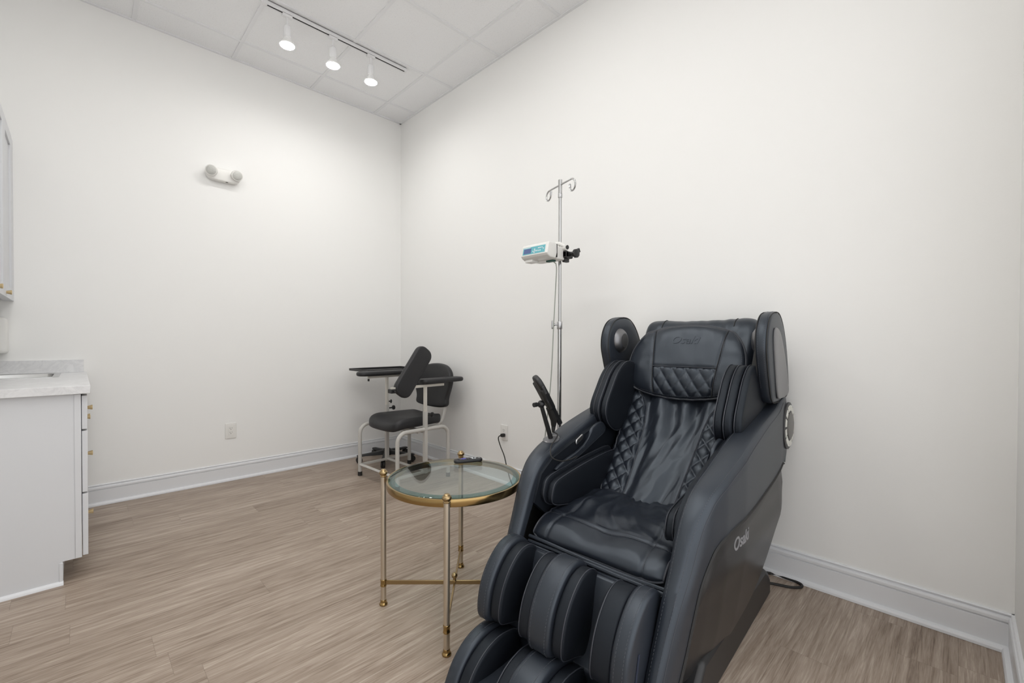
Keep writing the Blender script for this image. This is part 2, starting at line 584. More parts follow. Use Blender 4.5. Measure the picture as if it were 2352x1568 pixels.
def spotlight(x, y, label, bulb='bulb', tilt=(0, 0)):
    root = empty('track_spotlight', (x, y, HC - .0255), 0, label, 'spotlight', 'track spotlights')
    MB().box(-.032, .032, -.014, .014, -.018, 0).build('adapter', 'track', root, bevel=.003)
    MB().cyl((0, 0, -.018), (0, 0, -.080), .0065, n=14).build('stem', 'track', root)
    s = MB().lathe([(.006, -.070), (.016, -.072), (.0215, -.078), (.0245, -.087), (.0245, -.150), (.022, -.152)], n=28)
    s.build('socket', 'track', root)
    bb = MB().lathe([(.021, -.150), (.0235, -.160), (.030, -.174), (.0415, -.190), (.0475, -.202), (.047, -.206)], n=32)
    bd = bb.build('bulb', 'bulb_body', root)
    MB().lathe([(.0465, -.2062), (.044, -.2095), (.030, -.2115), (.001, -.212)], n=32).build('bulb_face', bulb, bd)
    return root

track_rail(.885, 1.97, 3.222, 'white ceiling track rail with a dark slot near the room corner')
for x, lb in ((1.045, 'lit white track spotlight farthest from the room corner'),
              (1.362, 'lit white track spotlight in the middle of the rail'),
              (1.660, 'lit white track spotlight nearest the room corner')):
    spotlight(x, 3.222, lb)
# unseen glowing panels added in the ceiling grid to brighten the room
gx = XR - .307
gy = YB - .2875
def fill_panel(i, j, label):
    x1, y1 = gx - i * T, gy - j * T
    root = empty('fill_panel', (x1 - T / 2, y1 - T / 2, HC), 0, label, 'ceiling light', 'added fill panels')
    h = T / 2 - .0125
    f = MB()
    for a in ((-h, h, -h, -h + .02), (-h, h, h - .02, h), (-h, -h + .02, -h + .02, h - .02), (h - .02, h, -h + .02, h - .02)):
        f.box(a[0], a[1], a[2], a[3], -.004, .003)
    f.build('frame', 'track', root)
    MB().box(-h + .02, h - .02, -h + .02, h - .02, -.0025, .002).build('diffuser', 'panel', root)
fill_panel(1, 3, 'added unseen ceiling fill panel nearest the right wall')
fill_panel(3, 4, 'added unseen ceiling fill panel in the front half near the left wall')
fill_panel(2, 5, 'added unseen ceiling fill panel nearest the front wall')
fill_panel(3, 2, 'added unseen ceiling fill panel beside the counter')

#@CABINETS
# ================================================================== CABINETS
def knob(parent, p, name='knob'):
    return MB().lathe([(.0075, 0), (.0080, .003), (.0120, .018), (.0122, .0205), (.010, .0215)], p, (1, 0, 0), 20).build(name, 'knob_gold', parent)

def shaker(parent, name, x0, y0, y1, z0, z1, t=.02, fr=.062, knob_at=None):
    """door or drawer front facing +X; x0 is its back plane"""
    d = MB()
    d.box(x0, x0 + t, y0, y0 + fr, z0, z1).box(x0, x0 + t, y1 - fr, y1, z0, z1)
    d.box(x0, x0 + t, y0 + fr, y1 - fr, z0, z0 + fr).box(x0, x0 + t, y0 + fr, y1 - fr, z1 - fr, z1)
    d.box(x0, x0 + t - .009, y0 + fr - .001, y1 - fr + .001, z0 + fr - .001, z1 - fr + .001)
    o = d.build(name, 'cabinet', parent, bevel=.0012, seg=1)
    if knob_at:
        knob(o, (x0 + t, knob_at[0], knob_at[1]))
    return o

FX = 0.0125                      # back plane of the base fronts
Y0, Y1, Y2 = 2.862, 3.262, YB - .001
drawers = empty('base_cabinet', (0, 0, 0), 0, 'white drawer base cabinet at the open end of the counter', 'cabinet')
b = MB()
b.prism([(XL + .002, .0), (-.054, .0), (-.054, .104), (.002, .104), (.002, .872), (XL + .002, .872)], Y0 + .012, Y1 - .001, lambda a, z, y: (a, y, z))
b.build('body', 'cabinet', drawers)
MB().prism([(XL + .002, .0), (-.054, .0), (-.054, .104), (.010, .104), (.010, .872), (XL + .002, .872)], Y0, Y0 + .012, lambda a, z, y: (a, y, z)).build('end_panel', 'cabinet', drawers, bevel=.001, seg=1)
s = MB().box(-.0125, .0105, Y0 - .005, Y0, .106, .871)
s.box(-.066, -.053, Y0 - .005, Y0, .0, .100)
s.build('stile', 'cabinet', drawers, bevel=.001, seg=1)
MB().prism([(0, 0), (.014, 0), (.013, .007), (.009, .013), (.003, .017), (0, .017)], XL + .01, -.052, lambda d, z, t: (t, Y0 - d, z)).build('shoe_moulding', 'trim', drawers)
MB().box(.0022, .0105, Y0 + .013, Y1 - .003, .11, .868).build('face_gap', 'shadow_gap', drawers)
for z0, z1 in ((.7045, .862), (.408, .696), (.110, .400)):
    shaker(drawers, 'drawer', FX, Y0 + .003, Y1 - .003, z0, z1, knob_at=((Y0 + Y1) / 2, (z0 + z1) / 2))
sinkcab = empty('sink_cabinet', (0, 0, 0), 0, 'white sink base cabinet between the drawers and the back wall', 'cabinet')
MB().prism([(XL + .002, .0), (-.054, .0), (-.054, .104), (.002, .104), (.002, .690), (XL + .002, .690)], Y1 + .001, Y2 - .036, lambda a, z, y: (a, y, z)).build('body', 'cabinet', sinkcab)
MB().box(-.02, .010, Y1 + .001, Y2 - .036, .69, .87).build('rail', 'cabinet', sinkcab)
ym = (Y1 + Y2 - .04) / 2
shaker(sinkcab, 'false_drawer', FX, Y1 + .003, Y2 - .04, .7045, .862)
shaker(sinkcab, 'door', FX, Y1 + .003, ym - .0015, .110, .696, knob_at=(ym - .033, .664))
shaker(sinkcab, 'door', FX, ym + .0015, Y2 - .04, .110, .696, knob_at=(ym + .033, .664))

# countertop with a cut-out for the sink
SX0, SX1, SY0, SY1 = -.480, -.100, 3.585, 4.005
ct = empty('countertop', (0, 0, 0), 0, 'white marble-look laminate countertop with splash against the back wall', 'countertop')
XA, XB, YA, YC = XL + .001, .043, 2.832, YB - .001
xs, ys = [XA, SX0, SX1, XB], [YA, SY0, SY1, YC]
vs, fs = [], []
for z in (.874, .911):
    for yv in ys:
        for xv in xs:
            vs.append((xv, yv, z))
for j in range(3):
    for i in range(3):
        if i == 1 and j == 1:
            continue
        a = j * 4 + i
        fs.append((a + 16, a + 17, a + 21, a + 20))
        fs.append((a, a + 4, a + 5, a + 1))
for ring in ([0, 1, 2, 3, 7, 11, 15, 14, 13, 12, 8, 4], [5, 9, 10, 6]):
    for q in range(len(ring)):
        a, c = ring[q], ring[(q + 1) % len(ring)]
        fs.append((a, c, c + 16, a + 16))
MB().add(vs, fs).build('slab', 'marble', ct, bevel=.0012, seg=1)
MB().box(XL + .02, .030, YB - .0195, YB - .0005, .911, .993).build('backsplash', 'marble', ct, bevel=.001, seg=1)
MB().box(XL + .0005, XL + .0195, YA + .02, YB - .001, .911, .993).build('backsplash', 'marble', ct, bevel=.001, seg=1)
# sink
sk = empty('sink', (0, 0, 0), 0, 'stainless steel drop-in sink set in the marble-look countertop', 'sink')
mid = ((SX0 + SX1) / 2, (SY0 + SY1) / 2)
hx, hy = (SX1 - SX0) / 2, (SY1 - SY0) / 2
rings = []
for ex, z, r in ((.024, .9112, .03), (.024, .9135, .03), (.002, .9145, .025), (-.006, .910, .03), (-.012, .80, .04), (-.03, .745, .05), (-.10, .735, .06)):
    rings.append([(x, y, z) for x, y in rrect(hx + ex, hy + ex, r, 5, *mid)])
MB().loft(rings, True, False).add([(x, y, .735) for x, y in rrect(hx - .10, hy - .10, .06, 5, *mid)], [tuple(range(24))]).build('basin', 'steel', sk, recalc=False)
MB().lathe([(.042, .7355), (.042, .739), (.030, .739), (.028, .736)], (mid[0], mid[1], 0)).build('drain', 'chrome', sk)

# upper cabinets
ux = -.298
def upper(y0, y1, lb, nd):
    root = empty('wall_cabinet', (0, 0, 0), 0, lb, 'cabinet')
    c = MB()
    z0, z1 = 1.362, 2.345
    c.box(XL + .001, ux, y0, y0 + .018, z0, z1).box(XL + .001, ux, y1 - .018, y1, z0, z1)
    c.box(XL + .001, ux, y0, y1, z1 - .018, z1).box(XL + .001, ux, y0 + .018, y1 - .018, z0 + .022, z0 + .040)
    c.box(XL + .001, XL + .008, y0, y1, z0, z1)
    c.box(ux - .02, ux, y0 + .018, y1 - .018, z0, z0 + .03)
    c.build('body', 'cabinet', root, bevel=.001, seg=1)
    w = (y1 - y0) / nd
    for i in range(nd):
        a, e = y0 + i * w + .002, y0 + (i + 1) * w - .002
        shaker(root, 'door', ux, a, e, z0 - .004, z1, fr=.068, knob_at=(a + .050, z0 + .022))
    return root
upper(3.180, YB - .088, 'white shaker wall cabinet in the corner at the back wall', 2)
upper(2.72, 3.178, 'white shaker wall cabinet on the camera side of the corner cabinet', 1)
tag(MB().box(XL + .001, ux + .018, YB - .086, YB - .0005, 1.362, 2.345).build('filler_strip', 'cabinet'), 'white filler strip between the corner wall cabinet and back wall', 'filler strip')

# wall dispenser under the upper cabinet
dp = empty('paper_dispenser', (-.44, YB, 1.148), 0, 'white plastic wall dispenser between the wall cabinet and counter', 'dispenser')
MB().pad(rrect(.137, .110, .02, 5), -.001, -.098, .012, .010, lambda a, z, t: (a, t, z), n=72, smooth=False).build('housing', 'white_plastic', dp)
arc = [(-.10 + .215 * sin(q), -.1085, -.085 + .175 * (1 - cos(q)) / 1.0) for q in np.linspace(0, 1.35, 16)]
MB().tube(arc, .0035, 8).build('cover_edge', 'white_plastic', dp)
MB().box(.085, .108, -.110, -.100, .066, .071).build('window', 'slot', dp)
MB().cyl((.094, -.100, -.086), (.094, -.112, -.086), .010, n=16).build('lock', 'satin', dp)
#@WALLTHINGS
# ================================================================== EMERGENCY LIGHT, OUTLETS
em = empty('emergency_light', (.835, YB, 2.412), 0, 'white two-headed emergency light high on the back wall', 'emergency light')
bo = [(-.118, .012), (-.112, -.018), (-.088, -.040), (-.05, -.046), (0, -.047), (.05, -.046), (.088, -.040), (.112, -.018), (.118, .012), (.112, .038), (.09, .05), (0, .052), (-.09, .05), (-.112, .038)]
MB().pad(bo, -.001, -.052, .010, .003, lambda a, z, t: (a, t, z), n=64).build('housing', 'white_plastic', em)
MB().box(.012, .028, -.046, -.036, -.0482, -.044).build('test_button', 'slot', em)
for sx in (-1, 1):
    ax = Vector((-.45 if sx < 0 else .06, -1, -.30)).normalized()
    hd = MB().lathe([(.018, -.020), (.034, -.010), (.0405, .004), (.0405, .020), (.038, .023), (.036, .023)], (sx * .083, -.062, .016), ax, 32).build('lamp_head', 'white_plastic', em)
    MB().lathe([(.0362, .0215), (.030, .027), (.016, .0305), (.001, .0315)], (sx * .083, -.062, .016), ax, 32).build('lens', 'lens', hd)

def outlet(name, loc, rz, label):
    root = empty(name, loc, rz, label, 'outlet', 'wall outlets')
    MB().pad(rrect(.040, .062, .004, 3), -.0005, -.006, .003, 0, lambda a, z, t: (a, t, z), n=64, smooth=False, rings=3).build('plate', 'white_plastic', root)
    MB().box(-.0175, .0175, -.0078, -.005, -.034, .034).build('receptacle', 'white_plastic', root, bevel=.001, seg=1)
    for zc in (.0165, -.0165):
        sl = MB()
        sl.box(-.0085, -.0062, -.0081, -.0075, zc + .001, zc + .009).box(.0062, .0085, -.0081, -.0075, zc + .002, zc + .008)
        sl.cyl((0, -.0081, zc - .006), (0, -.0075, zc - .006), .0026, n=12)
        sl.build('slots', 'socket_grey', root)
    return root
outlet('wall_outlet', (.8835, YB, .398), 0, 'empty white wall outlet on the back wall below the emergency light')
outlet('wall_outlet', (XR, 2.514, .398), -pi / 2, 'white wall outlet with a black plug on the right wall')
pc = empty('power_cord', (XR - .008, 2.505, .3815), 0, 'black power cord plugged into the right wall outlet', 'power cord')
MB().pad(rrect(.013, .0125, .005, 4), -.001, -.036, .005, 0, lambda a, z, t: (t, a, z), n=32, smooth=False, rings=3).build('plug', 'rubber', pc)
path = resample_open([(-.030, .004, 0), (-.048, .012, -.006), (-.052, .014, -.03), (-.050, -.01, -.085), (-.07, -.07, -.14), (-.10, -.13, -.21), (-.10, -.17, -.30), (-.08, -.20, -.365), (-.10, -.30, -.376)], 60)
MB().tube(path, .0042, 8).build('cord', 'rubber', pc)
#@TABLE
# ================================================================== SIDE TABLE
tc = Vector((1.153, 1.4945, 0))
tb = empty('side_table', tc, 0, 'round glass side table with brass ring and four metal legs', 'table')
legs = [(.933, 1.702), (.946, 1.272), (1.367, 1.722), (1.371, 1.287)]
for lx, ly in legs:
    p = (lx - tc.x, ly - tc.y, 0)
    lg = MB().lathe([(.0115, .012), (.0115, .548)], p, n=24).build('leg', 'champagne', tb)
    MB().lathe([(.0165, .0005), (.0175, .004), (.016, .008), (.0125, .012), (.0125, .022), (.0115, .024)], p, n=24).build('foot', 'brass', lg)
    MB().lathe([(.0122, .080), (.0132, .082), (.0132, .085), (.0124, .087), (.0124, .103), (.0132, .105), (.0132, .108), (.0122, .110)], p, n=24).build('collar', 'brass', lg)
    MB().lathe([(.0118, .546), (.0138, .548), (.0138, .551), (.0120, .553), (.0125, .556), (.0165, .559), (.0178, .564), (.0165, .569), (.0125, .572), (.0115, .5735), (.0118, .575), (.009, .578), (.004, .5795), (.0005, .580)], p, n=28).build('finial', 'old_brass', lg)
rg = MB()
ringprof = [(.2685, .521), (.2815, .521), (.2825, .524), (.2825, .546), (.2815, .549), (.2685, .549), (.2685, .541), (.262, .541), (.262, .536), (.2685, .536)]
N = 96
rg.loft([[(r * cos(2 * pi * k / N), r * sin(2 * pi * k / N), z) for r, z in ringprof] for k in range(N)] + [[(r, 0, z) for r, z in ringprof]], True, False)
rg.build('ring', 'brass', tb, ang=30)
gm = MB().lathe([(.2600, .5435), (.2735, .5435), (.2760, .546), (.2760, .5485), (.2725, .5505), (.2480, .5540)], n=128)
gm.f = gm.f[:-2]
MB_gl = MB().lathe([(.2480, .5540), (.0005, .5541), (.0005, .5436), (.2600, .5435)], n=128)
MB_gl.f = MB_gl.f[:-2]
gl = MB_gl.build('glass_top', 'glass', tb)
gm.build('bevelled_rim', 'glass_edge', gl, ang=25)
for a, c in ((0, 3), (2, 1)):
    pa = Vector((legs[a][0] - tc.x, legs[a][1] - tc.y, .0955))
    pb = Vector((legs[c][0] - tc.x, legs[c][1] - tc.y, .0955))
    d = (pb - pa).normalized()
    m_ = (pa + pb) / 2
    sd = Vector((-d.y, d.x, 0))
    MB().obox(m_, d * ((pb - pa).length / 2 - .010), sd * .0035, Vector((0, 0, .0085))).build('stretcher', 'old_brass', tb, bevel=.001, seg=1)
MB().lathe([(.008, .103), (.006, .109), (.0065, .112), (.011, .117), (.0135, .124), (.012, .131), (.006, .136), (.001, .1375)], (0, 0, 0), n=24).build('centre_ball', 'old_brass', tb)

# remote on the table
ra, rb = Vector((1.2575, 1.632, .5556)), Vector((1.3765, 1.577, .5556))
rc = (ra + rb) / 2
rm = empty('remote_control', rc, atan2((rb - ra).y, (rb - ra).x), 'small black remote control lying on the glass side table', 'remote control')
MB().pad(rrect(.0685, .019, .017, 6), .0002, .0165, .006, .0008, lambda a, c, t: (a, c, t), n=64, smooth=False).build('body', 'black', rm)
pd = MB()
z0 = .0168
pd.box(-.036, -.010, -.004, .004, z0, z0 + .0022).box(-.027, -.019, -.0115, .0115, z0, z0 + .0022)
pd.build('direction_pad', 'purple', rm, bevel=.0015)
for cx, cy, mt in ((-.046, .006, 'key_dark'), (-.046, -.007, 'key_dark'), (-.004, .007, 'key_dark'), (-.004, -.006, 'key_dark'), (.006, .007, 'key_dark'), (.006, -.006, 'key_dark'), (.020, -.006, 'key_white'), (.020, .007, 'key_white'), (.031, -.006, 'key_white'), (.031, .007, 'key_dark')):
    MB().lathe([(.0044, z0), (.0044, z0 + .0015), (.0036, z0 + .0019)], (cx, cy, 0), n=14).build('button', mt, rm)
MB().box(.052, .054, -.006, .006, z0 + .0002, z0 + .0009).build('lettering', 'key_white', rm)
#@IV
# ================================================================== IV STAND AND PUMP
PX, PY = 2.097, 1.689
iv = empty('infusion_stand', (PX, PY, 0), 0, 'tall chrome infusion stand standing behind the massage chair arm', 'infusion stand')
MB().cyl((0, 0, .10), (0, 0, 1.215), .0128, n=24).build('lower_pole', 'chrome', iv)
MB().cyl((0, 0, 1.20), (0, 0, 2.03), .0100, n=24).build('upper_pole', 'chrome', iv)
MB().lathe([(.0145, 1.195), (.0165, 1.198), (.0165, 1.238), (.0150, 1.241), (.011, 1.242)], n=24).build('collar', 'satin', iv)
kd = Vector((-.80, .60, 0))
kn = MB().tube([kd * .015, kd * .030], .0045, 12)
kn.v = [(x, y, z + 1.222) for x, y, z in kn.v]
kn.lathe([(.006, 0), (.008, .002), (.008, .012), (.006, .014)], Vector((0, 0, 1.222)) + kd * .028, kd, 16)
kn.pad(rrect(.011, .026, .009, 4), 0.0, .008, .003, .001, lambda a, z, t: tuple(kd * (.042 + t) + Vector((.60, .80, 0)) * a + Vector((0, 0, 1.222 + z))), n=32, smooth=False, rings=3)
kn.build('clamp_knob', 'satin', iv)
MB().lathe([(.0112, 1.985), (.0135, 1.987), (.0135, 2.008), (.0112, 2.010)], n=24).build('ferrule', 'satin', iv)
MB().cyl((0, 0, 2.01), (0, 0, 2.092), .0118, n=24).build('head', 'chrome', iv)
hd_ = Vector((-.287, -.958, 0))
pts = []
for sgn in (1, -1):
    side = []
    for q in np.linspace(0, 1.45 * pi, 26):
        rr = .032
        # loop that curls under the bar end
        side.append(hd_ * sgn * (.112 + rr * sin(q)) + Vector((0, 0, 2.062 - rr + rr * cos(q))) + Vector((.958, -.287, 0)) * (.010 * q / pi * sgn))
    pts.append(side)
bar = list(reversed(pts[0])) + [Vector((0, 0, 2.062))] + pts[1]
MB().tube(bar, .0052, 10).build('hook_bar', 'chrome', iv)
for sd in pts:
    e = sd[-1]
    d = (sd[-1] - sd[-2]).normalized()
    MB().cyl(e - d * .002, e + d * .020, .0072, n=12).build('hook_tip', 'satin', iv)
MB().lathe([(.030, .07), (.034, .08), (.034, .115), (.018, .13), (.014, .15)], n=24).build('hub', 'satin', iv)
for k in range(5):
    a = radians(70 + 72 * k)
    d = Vector((cos(a), sin(a), 0))
    lg = MB().tube([d * .025 + Vector((0, 0, .095)), d * .24 + Vector((0, 0, .070))], [.013, .010], 10).build('leg', 'chrome', iv)
    w = d * .24
    cs = MB().cyl((w.x, w.y, .07), (w.x, w.y, .045), .008, n=12)
    s_ = Vector((-sin(a), cos(a), 0))
    cs.cyl(w + s_ * -.010 + Vector((0, 0, .0255)), w + s_ * .010 + Vector((0, 0, .0255)), .025, n=20)
    cs.build('caster', 'rubber', lg)

# pump: faces the cabinets, body runs back to the pole
pm = empty('infusion_pump', (PX - .187, PY + .046, 1.625), 0, 'white infusion pump with teal keypad clamped to the chrome stand', 'infusion pump')
# local: x from face (0) towards pole, y across (+y = image left), z up
hw = .103
prof = [(.010, -.012), (.000, .000), (.014, .060), (.022, .066), (.075, .068), (.090, .058), (.092, .010), (.080, -.022), (.030, -.022)]
MB().pad(prof, -hw, hw, .006, .001, lambda a, z, t: (a, t, z), n=80, smooth=False).build('front_case', 'pump_plastic', pm)
MB().prism([(.090, -hw + .004), (.164, -hw + .004), (.172, -hw + .014), (.172, hw - .03), (.160, hw - .01), (.090, hw - .004)], -.024, .052, lambda a, c, t: (a, c, t)).build('rear_case', 'pump_plastic', pm, bevel=.006, seg=3)
hn = MB()
hn.tube(fillet_path([(.100, hw - .02, .045), (.105, hw - .03, .068), (.120, 0, .074), (.135, -hw + .02, .072), (.150, -hw - .006, .055)], .02, 5), .011, 12)
hn.lathe([(.012, -.012), (.018, -.010), (.018, .012), (.013, .014)], (.158, -hw - .006, .048), (0, 1, 0), 24)
hn.build('carry_handle', 'pump_plastic', pm)
MB().lathe([(.011, 0), (.012, .002), (.012, .006), (.004, .007)], (.158, -hw - .018, .048), (0, -1, 0), 20).build('pivot_cap', 'black', pm)
MB().box(.0885, .0915, -hw - .0012, hw + .0012, -.016, .060).build('case_seam', 'slot', pm)
def face(y0, y1, z0, z1, t=.0012, off=0.0):
    # plate lying on the sloping front face (0,0)-(0.014,0.060)
    n_ = Vector((-.060, 0, .014)).normalized()
    def P(y, z, k):
        return Vector((.014 * z / .060, y, z)) + n_ * (k + off)
    q = [P(y0, z0, 0), P(y1, z0, 0), P(y1, z1, 0), P(y0, z1, 0), P(y0, z0, t), P(y1, z0, t), P(y1, z1, t), P(y0, z1, t)]
    return MB().add(q, [(3, 2, 1, 0), (4, 5, 6, 7), (0, 1, 5, 4), (1, 2, 6, 5), (2, 3, 7, 6), (3, 0, 4, 7)])
kp = face(-.084, .088, .006, .049).build('keypad', 'teal', pm)
face(.022, .080, .011, .040, .0010, .0012).build('screen', 'lcd', kp)
face(.030, .084, .0435, .0465, .0004, .0012).build('heading', 'key_white', kp)
for cy, cz in ((.006, .020), (-.004, .031), (-.008, .022), (-.004, .0125), (-.020, .021), (-.034, .036), (-.046, .036), (-.060, .036), (-.034, .020), (-.048, .020), (-.072, .028)):
    face(cy - .0042, cy + .0042, cz - .0032, cz + .0032, .0010, .0012).build('button', 'key_white', kp)
MB().box(.020, .075, .030, .085, -.036, -.020).build('sensor_foot', 'pump_plastic', pm, bevel=.003)
MB().box(.0285, .0300, .050, .062, -.034, -.026).build('sensor_window', 'slot', pm)
cl = MB()
cl.box(.150, .1730, -hw - .020, -.022, -.012, .030)
cl.box(.2010, .216, -hw - .020, -.022, -.012, .030)
cl.box(.150, .216, -.0310, -.012, -.012, .030)
cl.box(.150, .216, -hw - .020, -.0625, -.010, .028)
cl.build('clamp_body', 'black', pm, bevel=.006, seg=2)
ck = MB().cyl((.187, -hw - .018, .010), (.187, -hw - .052, .010), .010, n=16)
ck.lathe([(.012, 0), (.026, .003), (.026, .020), (.014, .024)], (.187, -hw - .050, .010), (0, -1, 0), 10)
ck.obox((.187, -hw - .062, .016), (.030, 0, .018), (0, .008, 0), (-.006, 0, .011))
ck.build('clamp_knob', 'black', pm, bevel=.002, seg=1)
MB().box(.160, .200, -hw - .004, -hw + .02, -.034, -.012).build('clamp_release', 'black', pm, bevel=.003)
MB().pad(rrect(.016, .028, .006, 4), -.024, -.034, .003, 0, lambda a, c, t: (.110 + a, -.04 + c, t), n=32, smooth=False, rings=3).build('cable_plug', 'green_plug', pm)
cp = resample_open([(.115, -.055, -.033), (.122, -.068, -.045), (.126, -.070, -.08), (.130, -.062, -.16), (.126, -.05, -.40), (.120, -.036, -.72), (.112, -.008, -1.0), (.108, .03, -1.30), (.11, .06, -1.55), (.13, .10, -1.62)], 80)
MB().tube(cp, .0032, 8).build('cable', 'cable_grey', pm)
#@DRAW
# ================================================================== BLOOD DRAW CHAIR
be = radians(3)
dc = empty('blood_draw_chair', (1.95, 3.21, 0), pi + be, 'grey framed blood draw chair with black vinyl pads in the corner', 'chair')
# local: x forward (f), y = r towards image right
def D(f, r, z):
    return Vector((f, r, z))
def sq(mb, pts, w=.0165):
    return mb.tube([D(*p) for p in pts], w * 1.18, 4, upv=(0, 1, 0))
for rs, nm in ((-.28, 'left'), (.27, 'right')):
    fr_ = MB().tube(fillet_path([D(.245, rs, .018), D(.245, rs, .424), D(-.245, rs, .424), D(-.245, rs, .018)], .075, 8), .0155, 12).build('side_frame', 'powder', dc)
    for f in (.245, -.245):
        MB().cyl(D(f, rs, .0005), D(f, rs, .034), .0178, n=16).build('rubber_foot', 'rubber', fr_)
    sq(MB(), [(.235, rs, .090), (-.235, rs, .090)], .010).build('side_stretcher', 'powder', dc)
    zt = .565 if rs < 0 else .565
    sq(MB(), [(-.012, rs, .078), (-.012, rs, zt)], .0165).build('post', 'powder', dc)
    sq(MB(), [(-.012, rs, zt - .02), (-.012, rs, .806 if rs < 0 else .765)], .0125).build('arm_post', 'beige_tube', dc)
    kb = MB().cyl(D(-.028, rs + (.012 if rs > 0 else .012), .535), D(-.075, rs + .014, .535), .006, n=12)
    kb.lathe([(.010, 0), (.019, .004), (.019, .016), (.010, .020)], D(-.060, rs + .014, .535), (-1, 0, 0), 14)
    kb.build('clamp_knob', 'black', dc)
sq(MB(), [(.245, -.268, .092), (.245, .258, .092)], .011).build('front_stretcher', 'powder', dc)
sq(MB(), [(-.012, -.268, .092), (-.012, .258, .092)], .011).build('cross_stretcher', 'powder', dc)
sq(MB(), [(-.012, -.28, .405), (-.012, .27, .405)], .012).build('seat_bar', 'powder', dc)
sq(MB(), [(.16, -.20, .418), (-.2, -.20, .418)], .009).build('seat_rail', 'powder', dc)
sq(MB(), [(.16, .20, .418), (-.2, .20, .418)], .009).build('seat_rail', 'powder', dc)
MB().obox(D(.05, 0, .410), (.006, 0, 0), (0, .27, 0), (0, 0, .012)).build('seat_plate', 'powder', dc)
for rs in (-.13, .17):
    MB().tube([D(*p) for p in resample_open([(-.10, rs, .412), (-.20, rs, .415), (-.262, rs, .45), (-.29, rs, .52), (-.318, rs, .66)], 24)], .016, 8, flat=.45, upv=(1, 0, .2)).build('back_bracket', 'powder', dc)
# seat
so = [(.235, 0), (.23, .14), (.205, .200), (.13, .222), (0, .215), (-.15, .205), (-.235, .185), (-.262, .10), (-.268, 0), (-.262, -.10), (-.235, -.185), (-.15, -.205), (0, -.215), (.13, -.222), (.205, -.200), (.23, -.14)]
def seatmap(a, c, t):
    dip = -.030 * max(0, (a - .10) / .13) ** 2 if a > .10 else 0
    return tuple(D(a, c, t + dip * (1 if t > .45 else .9) + .022 * min(1, (abs(c) / .22) ** 2) * (t - .43) / .06))
MB().pad(so, .436, .498, .022, .014, seatmap, n=96, rings=9, bulge0=0).build('seat', 'vinyl', dc)
# backrest
bk = [(-.205, .575), (-.21, .64), (-.245, .74), (-.250, .80), (-.215, .865), (-.13, .91), (0, .925), (.13, .91), (.215, .865), (.250, .80), (.245, .74), (.21, .64), (.205, .575), (.13, .553), (0, .545), (-.13, .553)]
def backmap(a, z, t):
    lean = -.305 - (z - .55) * .13 + .10 * (a / .25) ** 2 * .35
    return tuple(D(lean + t, a, z))
MB().pad(bk, -.026, .026, .018, .006, backmap, n=96, rings=8).build('backrest', 'vinyl', dc)
# left arm: pad and tube, right arm: tube, pad and flip-up pad
sq(MB(), [(.170, -.28, .812), (-.19, -.28, .812)], .010).build('arm_tube', 'beige_tube', dc)
MB().cyl(D(.165, -.28, .800), D(.165, -.28, .780), .008, n=12).build('tube_plug', 'rubber', dc)
ao = rrect(.245, .062, .055, 6, .022, -.28)
MB().pad(ao, .826, .862, .014, .004, lambda a, c, t: tuple(D(a, c, t)), n=72, smooth=False).build('arm_pad', 'vinyl', dc)
sq(MB(), [(.300, .27, .768), (-.195, .27, .768)], .0115).build('arm_tube', 'beige_tube', dc)
MB().pad(rrect(.212, .058, .05, 6, -.175, .27), .786, .822, .014, .004, lambda a, c, t: tuple(D(a, c, t)), n=72, smooth=False).build('arm_pad', 'vinyl', dc)
ld = Vector((-.588, .809)); wd = Vector((.809, .588))
fo = rrect(.215, .078, .06, 6)
def flip(a, c, t):
    return tuple(D(.102 + ld.x * a + wd.x * c, .268 + t, .885 + ld.y * a + wd.y * c))
MB().pad(fo, -.022, .022, .012, .003, flip, n=72, smooth=False).build('swing_pad', 'vinyl', dc)
hb = MB().box(.270, .312, .245, .295, .735, .765).cyl(D(.29, .23, .75), D(.29, .31, .75), .008, n=12)
hb.build('hinge', 'black', dc, bevel=.003)

# ================================================================== ROLLING STAND
rs_ = empty('rolling_tray_stand', (2.09, 3.745, 0), 0, 'black rolling tray stand behind the blood draw chair', 'tray stand')
MB().cyl((0, 0, .09), (0, 0, .845), .0135, n=18).build('pole', 'black', rs_)
MB().cyl((0, 0, .09), (0, 0, .575), .0165, n=18).build('sleeve', 'black', rs_)
kk = Vector((.719, -.695, 0))
k2 = MB().cyl(kk * .014 + Vector((0, 0, .555)), kk * .034 + Vector((0, 0, .555)), .006, n=12)
k2.lathe([(.008, 0), (.018, .003), (.018, .010), (.008, .014)], kk * .032 + Vector((0, 0, .555)), kk, 12)
k2.build('clamp_knob', 'black', rs_)
MB().lathe([(.045, .055), (.052, .065), (.050, .095), (.030, .112), (.018, .120)], n=28).build('hub', 'black', rs_)
for k in range(5):
    a = radians(-127 + 72 * k)
    d = Vector((cos(a), sin(a), 0)); s_ = Vector((-sin(a), cos(a), 0))
    rings = []
    for q, hwid, z0, z1 in ((.03, .026, .060, .100), (.10, .024, .062, .092), (.19, .021, .062, .082), (.245, .022, .060, .078), (.270, .018, .060, .074)):
        rings.append([d * q + s_ * -hwid + Vector((0, 0, z0)), d * q + s_ * hwid + Vector((0, 0, z0)), d * q + s_ * hwid * .8 + Vector((0, 0, z1)), d * q - s_ * hwid * .8 + Vector((0, 0, z1))])
    lg = MB().loft(rings).build('base_arm', 'black', rs_, bevel=.004, seg=2)
    w = d * .250
    cs = MB()
    for o_ in (-.017, .004):
        cs.cyl(w + s_ * o_ + Vector((0, 0, .0285)), w + s_ * (o_ + .013) + Vector((0, 0, .0285)), .028, n=24)
    cs.cyl((w.x, w.y, .03), (w.x, w.y, .060), .007, n=10)
    cs.build('caster', 'rubber', lg)
